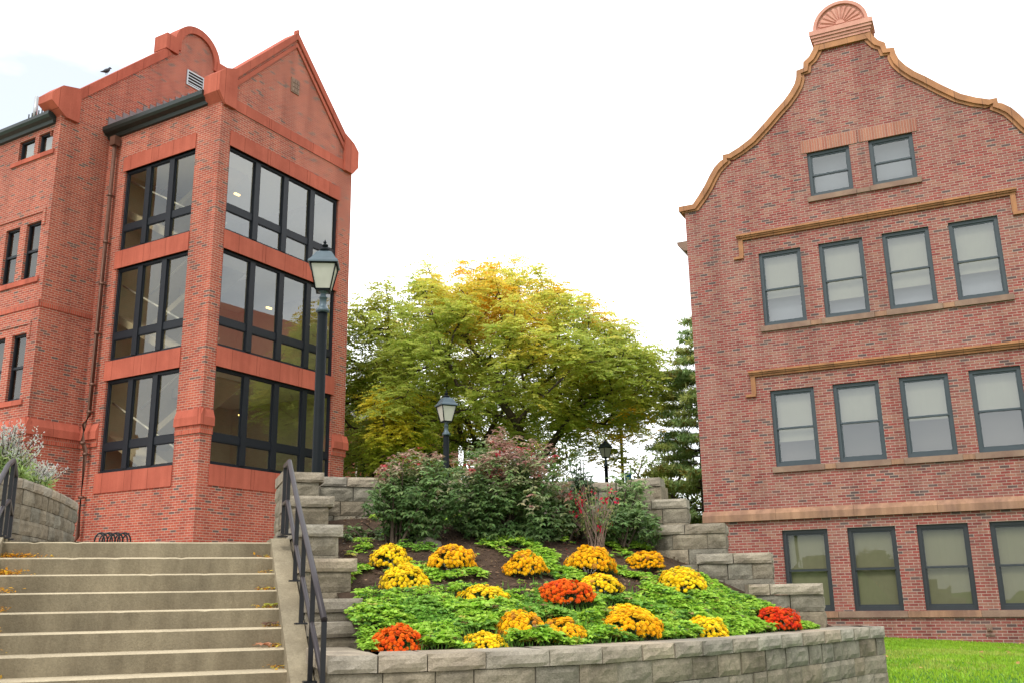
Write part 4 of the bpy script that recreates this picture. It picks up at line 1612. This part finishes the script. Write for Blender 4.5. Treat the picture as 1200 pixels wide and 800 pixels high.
# pine
random.seed(23)
PB = Vector((6.35, 32.5, .5))
pine = thing('pine_tree', 'tall dark pine rising behind the left edge of the old brick building', 'tree', PB)
tb, cr = MB(PB), MB(PB)
TOPP = 10.7
tb.tube([PB, PB + Vector((0, 0, 5)), PB + Vector((.1, 0, TOPP - .5))], [.2, .13, .02], 8)
z = 2.6
while z < TOPP:
    frac = (z - 1.5) / (TOPP - 1.5)
    Lmax = (2.9 * (1 - frac) ** .75 + .15)
    nb = random.randint(4, 6)
    a0 = rnd(0, 6.28)
    for k in range(nb):
        az_ = a0 + k * 2 * PI / nb + rnd(-.3, .3)
        L = Lmax * rnd(.7, 1.1)
        zz = z + rnd(-.15, .15)
        pts = []
        for q in range(6):
            t = q / 5
            pts.append(PB + Vector((math.cos(az_) * L * t, math.sin(az_) * L * t, zz - PB.z + L * (.12 * t - .28 * t * t + .16 * t ** 3))))
        tb.tube(pts, [.03, .026, .02, .016, .012, .006], 4, False)
        ns = max(3, int(L * 8))
        for s_ in range(ns):
            t = lerp(.25, 1.0, s_ / ns)
            i = min(4, int(t * 5))
            b = pts[i].lerp(pts[i + 1], t * 5 - i)
            for side in (-1, 1, 0):
                dr = Vector((math.cos(az_ + side * .9), math.sin(az_ + side * .9), rnd(-.05, .25)))
                tip = b + dr * rnd(.22, .48)
                c0 = mixc((.26, .38, .14), (.56, .58, .18), smooth01(.35 + noise.noise((tip.x * 1.4, tip.y * 1.4, tip.z * 1.4)) * .9))
                if random.random() < .16:
                    c0 = (.26, .22, .05)
                for j in range(24):
                    u = rnd(.1, 1)
                    q = b.lerp(tip, u)
                    nd = (dr * .7 + rvec()).normalized()
                    leaf_quad(cr, q, nd, rvec(), rnd(.14, .24), .034, jitc(c0, .25, .08))
    z += rnd(.34, .52)
tb.build('trunk', M['bark'], pine)
cr.build('crown', M['leaf'], pine)

# brick house behind the trees
root = thing('brick_house', 'brick house glimpsed low behind the trees left of the lamp', 'house', (-7.5, 45, 2.9), R(-6))
mb = MB()
PH = lambda x, d, z: (x, d, z)
hops = [(-7.1 + k * 1.8, -6.2 + k * 1.8, z_, z_ + 1.5) for k in range(6) for z_ in (.9, 4.1)]
wall_panel(mb, PH, [(-8, 6.6), (4, 6.6)], -1, hops, .2)
mb.box((-8, .3, -1), (4, 6, 6.55))
mb.build('wall', M['brick_red'], root)
mb = MB()
mb.prism([(-8.4, 6.6), (4.4, 6.6), (4.4, 6.75), (-8.4, 6.75)], -.4, 6, PH)
mb.face([(-8.4, -.4, 6.76), (4.4, -.4, 6.76), (4.4, 3, 8.2), (-8.4, 3, 8.2)])
mb.build('roof', M['slate'], root)
for a, b, c, d in hops:
    f = MB()
    f.box((a, .1, c), (a + .08, .2, d))
    f.box((b - .08, .1, c), (b, .2, d))
    f.box((a + .08, .1, (c + d) / 2 - .03), (b - .08, .2, (c + d) / 2 + .03))
    w = f.build('window', M['white_room'], root)
    g = MB()
    g.face([(a, .16, c), (b, .16, c), (b, .16, d), (a, .16, d)])
    g.build('pane', M['glass'], w)

# ================================================================== shrubs in the bed
def shrub(name, label, cen, rad, base, nleaf, leafL, cfn, stems=9, seed=1, shell=.55, gap=-.28, fr=1.6, lo=-1.0, cat='shrub', part='leaves'):
    random.seed(seed)
    base, cen = Vector(base), Vector(cen)
    root = thing(name, label, cat, base)
    st = MB(base)
    tips = []
    for k in range(stems):
        v = rvec()
        v.z = abs(v.z) * .9 + .1
        t = cen + Vector((v.x * rad[0] * .8, v.y * rad[1] * .8, v.z * rad[2] * .8))
        b0 = base + Vector((rnd(-.12, .12) * rad[0], rnd(-.12, .12), 0))
        m_ = b0.lerp(t, .5) + Vector((rnd(-.06, .06), rnd(-.06, .06), .06))
        st.tube([b0, m_, t], [.016, .011, .005], 5, False)
        tips.append((m_, t))
    st.build('stem', M['bark'], root)
    lf = MB(base)
    cnt = 0
    tries = 0
    while cnt < nleaf and tries < nleaf * 6:
        tries += 1
        v = rvec()
        r_ = rnd(shell ** 2, 1) ** .5
        # lumpy outline
        r_ *= 1 + .22 * noise.noise((v.x * 2.1 + seed, v.y * 2.1, v.z * 2.1)) + .12 * noise.noise((v.x * 6 + seed, v.y * 6, v.z * 6))
        if v.z < lo:
            continue
        p = cen + Vector((v.x * rad[0] * r_, v.y * rad[1] * r_, v.z * rad[2] * r_))
        if noise.noise((p.x * fr * 2.2 + seed, p.y * fr * 2.2, p.z * fr * 2.2)) < gap:
            continue
        c0 = cfn(p, v, r_)
        # a little whorl of hanging leaves
        az_ = rnd(0, 6.28)
        for k in range(4):
            a = az_ + k * PI / 2
            d = Vector((math.cos(a), math.sin(a), rnd(-.9, .1)))
            d = (d + v * .35).normalized()
            nn = (Vector((0, 0, 1)) + v * .6 + rvec() * .4).normalized()
            leaf_quad(lf, p, d, nn, leafL * rnd(.75, 1.25), leafL * .5, jitc(c0, .22, .1), .15)
            cnt += 1
    lf.build(part, M['leaf'], root)
    return root
pinkc, palec, redc = (.36, .16, .14), (.40, .30, .21), (.50, .05, .07)
gd, gm, gl = (.095, .165, .05), (.17, .26, .085), (.27, .36, .15)
def burning(cx, cz, rz, pinkness):
    def f(p, v, r_):
        h = (p.z - cz) / rz
        t = noise.noise((p.x * 4, p.y * 4, p.z * 4 + 9)) * .8 + h * .75 + pinkness + .3 * (p.x - cx) * pinkness * 3
        c = mixc(gd, gm, smooth01(.5 + h * .5 + noise.noise((p.x * 7, p.y * 7, p.z * 7))))
        if t > .62:
            c = mixc(palec, pinkc, random.random())
            if random.random() < .05:
                c = redc
        elif t > .38:
            c = mixc(gl, palec, random.random() * .7)
        return c
    return f
shrub('burning_bush', 'smaller burning bush with pink tipped leaves at the left of the bed', (-1.03, 10.0, 2.62), (.48, .42, .47), (-1.22, 9.9, 2.0), 7600, .055, burning(-1.0, 2.7, .4, .12), 12, 41, .3, -.30)
shrub('burning_bush', 'large burning bush turning dull pink in the middle of the bed', (-.10, 10.5, 2.62), (.70, .55, .72), (-.1, 10.45, 2.12), 15000, .058, burning(-.1, 2.75, .6, .30), 14, 42, .35, -.34)
shrub('green_shrub', 'narrow grey green evergreen sprig standing behind the red twigged shrub', (.74, 10.95, 2.74), (.22, .22, .44), (.74, 10.9, 2.2), 1300, .055, lambda p, v, r_: mixc((.07, .12, .06), (.17, .23, .12), random.random()), 7, 43, .0, -.1)
shrub('green_shrub', 'low dark green shrub spreading in front of the terraced wall', (1.22, 10.95, 2.32), (.42, .34, .24), (1.2, 10.9, 2.1), 2300, .06, lambda p, v, r_: mixc(gd, gm, random.random() * .9), 7, 44, .3, -.2)
shrub('green_shrub', 'upright leafy green shrub between red twigs and terraced wall', (1.30, 11.35, 2.66), (.30, .28, .34), (1.3, 11.3, 2.2), 1500, .06, lambda p, v, r_: mixc(gm, gl, random.random()), 7, 45, .2, -.1)
shrub('green_shrub', 'mixed green thicket filling the gap right of the large burning bush', (.52, 10.7, 2.40), (.34, .3, .32), (.52, 10.65, 2.10), 2600, .055, lambda p, v, r_: mixc(gd, gl, random.random() * .8), 7, 46, .2, -.15)
shrub('green_shrub', 'small loose green plant at the left foot of the back wall', (-1.48, 10.25, 2.25), (.34, .24, .17), (-1.5, 10.2, 2.1), 900, .06, lambda p, v, r_: mixc(gd, gl, random.random()), 5, 47, .2, -.1)

# red twigged shrub
random.seed(48)
rt = thing('red_twig_shrub', 'thin bare twigged shrub with crimson leaves right of the large bush', 'shrub', (.86, 10.55, 2.1))
st, lf = MB((.86, 10.55, 2.1)), MB((.86, 10.55, 2.1))
for k in range(30):
    az_ = rnd(0, 6.28)
    sp = rnd(.05, .50)
    b = Vector((.86 + rnd(-.08, .08), 10.55 + rnd(-.08, .08), 2.05))
    t = b + Vector((math.cos(az_) * sp, math.sin(az_) * sp * .7, rnd(.36, .78)))
    m_ = b.lerp(t, .55) + Vector((rnd(-.03, .03), rnd(-.03, .03), .05))
    st.tube([b, m_, t], [.007, .005, .002], 4, False)
    for j in range(16):
        u = rnd(.4, 1)
        p = b.lerp(t, u) + rvec() * .03
        red = noise.noise((p.x * 4, p.y * 4, p.z * 4)) > .22
        c = jitc((.50, .012, .045) if red else mixc((.14, .22, .06), (.26, .24, .10), random.random()), .25)
        leaf_quad(lf, p, (rvec() + Vector((0, 0, -.4))).normalized(), rvec(), rnd(.035, .06) if red else .045, .028 if red else .022, c)
st.build('twig', plain('grey brown twigs', (.22, .15, .115), .8), rt)
lf.build('leaves', M['leaf'], rt)

# ================================================================== chrysanthemums
def mum_proto(name, cset, seed, R0=.19):
    random.seed(seed)
    fl = MB()
    heads = []
    tries = 0
    while len(heads) < 210 and tries < 9000:
        tries += 1
        v = rvec()
        if v.z < -.12:
            continue
        rr_ = 1 + .22 * noise.noise((v.x * 2.2 + seed, v.y * 2.2, v.z * 2.2)) + .08 * noise.noise((v.x * 6 + seed, v.y * 6, v.z * 6))
        p = Vector((v.x * R0 * rr_, v.y * R0 * rr_, .085 + v.z * R0 * .80 * rr_))
        if any((p - q[0]).length < .0235 for q in heads):
            continue
        if noise.noise((v.x * 3 + seed * 2, v.y * 3, v.z * 3)) < -.27:
            continue
        heads.append((p, v))
    for p, v in heads:
        n = (v + Vector((0, 0, .25)) + rvec() * .35).normalized()
        u = n.cross(Vector((.3, .7, .2))).normalized()
        w = n.cross(u)
        rr_ = rnd(.016, .027)
        c = jitc(random.choice(cset), .12, .06)
        if random.random() < .04:
            c = (c[0] * .62, c[1] * .5, c[2] + .02)
        # three tiers of petals curling up round a darker heart
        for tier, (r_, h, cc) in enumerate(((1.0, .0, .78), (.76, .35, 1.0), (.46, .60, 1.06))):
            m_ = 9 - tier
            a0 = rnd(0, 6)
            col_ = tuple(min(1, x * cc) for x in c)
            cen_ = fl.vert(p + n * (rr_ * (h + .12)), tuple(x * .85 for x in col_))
            ring = []
            for k in range(m_ * 2):
                a = a0 + PI * k / m_
                q = r_ * rr_ * (1.0 if k % 2 == 0 else .72)
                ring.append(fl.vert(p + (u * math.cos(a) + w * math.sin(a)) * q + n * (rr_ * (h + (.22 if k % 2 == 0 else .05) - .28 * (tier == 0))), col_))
            for k in range(m_ * 2):
                fl.idx((cen_, ring[k], ring[(k + 1) % (m_ * 2)]))
    root = thing(name, 'x', 'flower')
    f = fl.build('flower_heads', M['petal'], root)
    f['kind'] = 'stuff'
    lf = MB()
    for k in range(520):
        v = rvec()
        v.z = abs(v.z) * 1.1 - .15
        r_ = rnd(.55, .97)
        p = Vector((v.x * R0 * r_, v.y * R0 * r_, max(.0, .06 + v.z * R0 * .75 * r_)))
        leaf_quad(lf, p, (v + rvec() * .8).normalized(), (rvec() * .6 + Vector((0, 0, 1))).normalized(), rnd(.03, .05), .024, jitc((.045, .085, .03), .3), .1)
    for k in range(10):
        a = k * .628
        lf.tube([(0, 0, 0), (.08 * math.cos(a), .08 * math.sin(a), .12)], .004, 4, False)
    lf.build('foliage', M['leaf'], root)
    return root
YEL = [(.94, .66, .012), (.96, .71, .03), (.93, .60, .01), (.95, .66, .016)]
GOLD = [(.92, .50, .006), (.88, .44, .005), (.94, .54, .012)]
ORG = [(.82, .13, .006), (.76, .09, .006), (.84, .18, .01)]
REDO = [(.72, .055, .008), (.78, .09, .008), (.66, .04, .008)]
MUMS = [(-1.16, 9.14, .38, 'Y', 'yellow chrysanthemum clump at the back left near the small bush trunk'),
        (-.96, 8.57, .40, 'Y', 'yellow chrysanthemum clump just below the one by the bush trunk'),
        (-.58, 9.09, .42, 'G', 'golden chrysanthemum clump on bare soil below the gap between both bushes'),
        (-.27, 8.29, .40, 'Y', 'round yellow chrysanthemum clump alone amid green leaves, left of centre'),
        (.10, 9.19, .38, 'G', 'golden chrysanthemum clump on dark soil straight below the large bush'),
        (.71, 9.59, .43, 'G', 'golden chrysanthemum clump in the back row below the crimson twigs'),
        (.76, 8.99, .38, 'Y', 'yellow chrysanthemum clump between the back row and the orange one'),
        (1.35, 10.29, .39, 'G', 'golden chrysanthemum clump highest at right beside the terraced wall'),
        (1.60, 9.68, .46, 'Y', 'large yellow chrysanthemum clump against the right terraced wall'),
        (.42, 8.46, .42, 'O', 'orange chrysanthemum clump standing tall on dark leaves mid bed'),
        (.03, 7.62, .38, 'G', 'golden chrysanthemum clump near the front wall left of a lower yellow one'),
        (.335, 7.70, .39, 'G', 'half sunk golden chrysanthemum clump at the front wall between two taller ones'),
        (.90, 8.06, .45, 'G', 'largest golden chrysanthemum clump in front, overlapping another behind it'),
        (.93, 8.42, .40, 'Y', 'yellow chrysanthemum clump peeking from behind the largest front one'),
        (1.58, 8.52, .40, 'Y', 'yellow chrysanthemum clump low behind the right half of the front wall'),
        (2.44, 9.44, .42, 'R', 'red orange chrysanthemum clump in the right corner of the bed'),
        (-.84, 7.14, .36, 'O', 'bright orange chrysanthemum clump in the left front corner by the wall'),
        (-.24, 7.32, .34, 'Y', 'yellow chrysanthemum clump mostly hidden below the left front wall cap')]
protos = {k: [mum_proto('chrysanthemum', c, s) for s in range(60 + i * 10, 64 + i * 10)] for i, (k, c) in enumerate((('Y', YEL), ('G', GOLD), ('O', ORG), ('R', REDO)))}
used = set()
random.seed(77)
cntr = {k: 0 for k in protos}
for x, y, w, k, lab in MUMS:
    pr = protos[k][cntr[k] % 4]
    cntr[k] += 1
    if pr.name not in used:
        used.add(pr.name)
        m_ = pr
    else:
        m_ = copy_tree(pr)
    lift = -.03 if k == 'O' and y > 8 else (-.04 if k == 'R' else -.055)
    s = w / .385
    if y < 8.6 and x > -1.0 and k != 'O' or y < 7.3:
        lift -= .055
    m_.location = (x, y, bed_z(x, y) + lift)
    m_.rotation_euler = (rnd(-.08, .08), rnd(-.08, .08), rnd(0, 6.28))
    m_.scale = (s * rnd(.92, 1.1), s * rnd(.92, 1.1), s * rnd(.88, 1.12))
    m_['label'] = lab
    m_['group'] = 'chrysanthemums in the flower bed'
for k, ps in protos.items():
    for pr in ps:
        if pr.name not in used:
            for ch in list(pr.children):
                bpy.data.objects.remove(ch)
            bpy.data.objects.remove(pr)

# ================================================================== ground cover
random.seed(81)
gc = MB()
n = 0
for _ in range(120000):
    if n > 62000:
        break
    x = rnd(-1.6, 3.0)
    yf = interp(x, FX, FY) + .50
    y = rnd(yf, 11.6)
    a, b = toAB(x, y)
    if a < (1.28 if b < 7.66 else 1.40) or any((x - q[0]) ** 2 + (y - q[1]) ** 2 < (.56 * q[2]) ** 2 for q in MUMS):
        continue
    if x > 1.4 and y > interp(x, [1.4, 2.0, 2.4, 2.8, 3.2], [11.2, 10.4, 10.0, 9.85, 9.8]):
        continue
    s = (y - yf)
    dens = 1 - smooth01((s - .95 - .35 * noise.noise((x * 1.6, y * 1.6, 1)) + .22) / .8)
    dens = max(dens, .42 * smooth01((noise.noise((x * 2.3, y * 2.3, 8)) - .05) / .3))
    if x > 1.2:
        dens = max(dens, .9 * (1 - smooth01((s - 1.3) / .6)))
    if -.1 < x < .45 and 8.2 < y < 9:
        dens *= .35
    if random.random() > dens:
        continue
    hgt = (.075 + .085 * noise.noise((x * 3.1, y * 3.1, 4)) + .05 * noise.noise((x * 9, y * 9, 4))) * (.55 + .45 * dens)
    p = Vector((x, y, bed_z(x, y) + max(.015, hgt) * rnd(.6, 1.1)))
    t = noise.noise((x * 4, y * 4, 17)) * .5 + .5
    c0 = mixc((.23, .44, .035), (.42, .61, .08), t)
    if random.random() < .10:
        c0 = (.09, .2, .035)
    az_ = rnd(0, 6.28)
    L = rnd(.03, .058) * (1 + .5 * noise.noise((x * 2.2, y * 2.2, 31)))
    if random.random() < .035:
        c0 = random.choice(((.36, .26, .08), (.22, .14, .06), (.44, .42, .08)))
    elif noise.noise((x * 1.9, y * 1.9, 40)) > .22:
        c0 = mixc(c0, (.13, .30, .05), .6)
    for k in range(5):
        d = Vector((math.cos(az_ + k * 1.257), math.sin(az_ + k * 1.257), rnd(-.25, .35))).normalized()
        nn = (Vector((0, 0, 1)) + rvec() * .75).normalized()
        leaf_quad(gc, p, d, nn, L * rnd(.8, 1.2), L * .62, jitc(c0, .2, .08), .25)
        n += 1
for _ in range(9000):
    x = rnd(-1.6, 3.0)
    yf = interp(x, FX, FY) + .28
    y = rnd(yf + .2, yf + 2.2)
    a, b = toAB(x, y)
    s = y - yf
    if a < 1.5 or random.random() > 1 - smooth01((s - 1.0) / .9):
        continue
    if x > 1.4 and y > interp(x, [1.4, 2.0, 2.4, 2.8, 3.2], [11.2, 10.4, 10.0, 9.85, 9.8]):
        continue
    p = Vector((x, y, bed_z(x, y)))
    leaf_quad(gc, p, (rvec() * .4 + Vector((0, 0, 1))).normalized(), rvec(), rnd(.05, .10), .012, jitc((.10, .22, .03), .2))
stuff(gc.build('ground_cover', M['leaf']), 'bright green leafy ground cover spreading round the chrysanthemums in the bed', 'ground cover')
# dry leaf scraps and mulch chips on the soil
random.seed(82)
mu = MB()
for _ in range(5200):
    x = rnd(-1.9, 2.2)
    y = rnd(8.2, 11.6)
    if y < interp(x, FX, FY) + 1.0 or toAB(x, y)[0] < 1.45:
        continue
    c0 = random.choice(((.20, .12, .07), (.11, .065, .04), (.30, .2, .11), (.06, .04, .025), (.26, .05, .05) if .5 < x < 1.4 else (.16, .1, .06)))
    leaf_quad(mu, Vector((x, y, bed_z(x, y) + rnd(.006, .03))), (rvec() * Vector((1, 1, .25))).normalized(), (Vector((0, 0, 1)) + rvec() * .5).normalized(), rnd(.02, .055), rnd(.01, .026), jitc(c0, .3))
stuff(mu.build('mulch', M['leaf']), 'brown mulch chips and dry leaf scraps scattered over the bare soil', 'mulch')
random.seed(83)
bx = MB((-.92, 9.95, 2.1))
bx.tube([(-1.02, 9.92, 2.03), (-.98, 9.93, 2.09), (-.88, 9.95, 2.12), (-.78, 9.97, 2.09), (-.74, 9.98, 2.04)], [.02, .06, .085, .06, .02], 10)
tag(bx.build('boulder', M['block']), 'half buried grey stone on the soil beside the small bush trunk', 'stone')

# ================================================================== lavender at far left
random.seed(84)
def sage(label, x, y, h, w, seed):
    random.seed(seed)
    root = thing('lavender_plant', label, 'plant', (x, y, 2.82), 0, 'lavender on the curved wall')
    st, fl, lf = MB((x, y, 2.82)), MB((x, y, 2.82)), MB((x, y, 2.82))
    for k in range(105):
        az_ = rnd(0, 6.28)
        sp = rnd(0, w) 
        b = Vector((x + rnd(-.12, .12), y + rnd(-.12, .12), 2.82))
        t = b + Vector((math.cos(az_) * sp, math.sin(az_) * sp, h * rnd(.65, 1.05) - sp * .3))
        m_ = b.lerp(t, .5) + Vector((0, 0, .05))
        st.tube([b, m_, t], [.005, .004, .002], 4, False)
        for j in range(24):
            u = rnd(.52, 1.02)
            p = m_.lerp(t, (u - .5) * 2) + rvec() * .022
            leaf_quad(fl, p, (rvec() + Vector((0, 0, .8))).normalized(), rvec(), rnd(.025, .045), .014, jitc(mixc((.46, .44, .43), (.53, .55, .45), random.random()), .2))
        for j in range(44):
            u = rnd(.05, .62)
            p = b.lerp(t, u) + rvec() * .05
            leaf_quad(lf, p, (rvec() + Vector((0, 0, .4))).normalized(), rvec(), rnd(.05, .10), .02, jitc(mixc((.20, .36, .06), (.42, .52, .2), u * 1.4), .2))
    st.build('stem', M['bark'], root)
    fl.build('flower_spike', M['leaf'], root)['kind'] = 'stuff'
    lf.build('leaves', M['leaf'], root)
sage('tall pale lavender plant cut by the left edge above the railing', -6.2, 10.75, 1.0, .36, 85)
sage('pale lavender plant nearer the stairs spilling over the curved wall', -5.95, 11.3, .85, .42, 86)
sage('low lavender sprig trailing toward the brick wall at the right', -5.98, 12.0, .55, .42, 87)

# ================================================================== lawn blades, fallen leaves
random.seed(90)
gr = MB()
for _ in range(90000):
    x = rnd(3.4, 14.5)
    y = rnd(9.6, 24.5)
    # keep in front of the old building
    lx = (x - RO[0]) * math.cos(R(-25.86)) + (y - RO[1]) * math.sin(R(-25.86))
    ly = -(x - RO[0]) * math.sin(R(-25.86)) + (y - RO[1]) * math.cos(R(-25.86))
    if ly > -.05 or x < 3.75 + max(0, (11 - y)) * 0:
        continue
    t = noise.noise((x * .9, y * .9, 3)) * .5 + .5
    c0 = mixc((.17, .33, .02), (.33, .50, .035), t)
    if noise.noise((x * .45, y * .45, 9)) + .4 * noise.noise((x * 2, y * 2, 9)) > .28:
        c0 = mixc(c0, (.40, .42, .09), .5)
    p = Vector((x, y, low_z(x, y)))
    leaf_quad(gr, p, (rvec() * .55 + Vector((0, 0, 1))).normalized(), rvec(), rnd(.035, .07), .018, jitc(c0, .22, .08))
stuff(gr.build('grass', M['leaf']), 'short bright green lawn grass in front of the old brick building', 'grass')
random.seed(91)
lv = MB()
def litter(x, y, z, c, L):
    leaf_quad(lv, Vector((x, y, z)), (rvec() * Vector((1, 1, .3))).normalized(), (Vector((0, 0, 1)) + rvec() * .5).normalized(), L, L * .55, c, .15)
for k in range(1, NST):
    zt = LAND - RISE * k
    bk = B0 - RUN * k
    for _ in range(46 if k in (3, 4, 6) else 26):
        a = .84 - abs(random.gauss(0, .07))
        b = bk + RUN - .02 - abs(random.gauss(0, .06))
        litter(*AB(a, min(max(b, bk + .01), bk + RUN - .02)), zt + rnd(.006, .03), jitc(random.choice(((.62, .33, .03), (.55, .25, .03), (.28, .14, .05), (.5, .4, .06))), .2), rnd(.02, .045))
    for _ in range(190 if k in (1, 2) else 90):
        a = -1.41 + abs(random.gauss(0, .16 if k == 1 else .1))
        b = bk + RUN - .015 - abs(random.gauss(0, .05))
        litter(*AB(a, min(max(b, bk + .01), bk + RUN - .02)), zt + rnd(.006, .05), jitc(random.choice(((.66, .34, .02), (.62, .28, .02), (.7, .42, .04))), .2), rnd(.02, .04))
for _ in range(120):
    a, b = rnd(-3.4, -2.6), rnd(19.6, 20.8)
    litter(-8.3 + random.gauss(0, .35), 20.3 + random.gauss(0, .4), 2.72 + rnd(0, .04), jitc((.62, .34, .03), .2), rnd(.03, .06))
for _ in range(70):
    litter(rnd(4.2, 10.5), rnd(11, 22), .70, jitc((.42, .26, .09), .3), rnd(.06, .11))
stuff(lv.build('leaf_litter', M['leaf']), 'small golden fallen leaflets gathered along the ends of the steps', 'leaves')
def big_leaf(label, a, k, c, rz, L=.13):
    z = LAND - RISE * k
    x, y = AB(a, B0 - RUN * k + .13)
    mb = MB((x, y, z))
    n = 14
    c_ = mb.vert((x, y, z + .035), c)
    ring = []
    for i in range(n):
        t = 2 * PI * i / n
        r_ = L * (.5 if i % 2 == 0 else .33) * (1.25 if i == 0 else 1)
        ring.append(mb.vert((x + r_ * math.cos(t + rz), y + r_ * math.sin(t + rz), z + .012 + .03 * abs(math.sin(t * 2 + rz))), c))
    for i in range(n):
        mb.idx((c_, ring[i], ring[(i + 1) % n]))
    mb.tube([(x, y, z + .03), (x - L * .5 * math.cos(rz), y - L * .5 * math.sin(rz), z + .012)], .003, 4, False, c=c)
    tag(mb.build('fallen_leaf', M['leaf']), label, 'leaf', 'large fallen leaves on the stairs')
big_leaf('yellow green broad leaf lying at the right end of a step', .80, 4, (.33, .34, .05), .4, .15)
big_leaf('curled dark brown leaf lying at the right end of a step', .77, 5, (.13, .07, .045), 1.9, .15)
big_leaf('pinkish tan leaf lying near the right end of a lower step', .70, 6, (.48, .22, .12), 3.0, .14)
big_leaf('orange brown leaf in the bottom right corner of the steps', .80, 8, (.5, .2, .05), .9, .15)
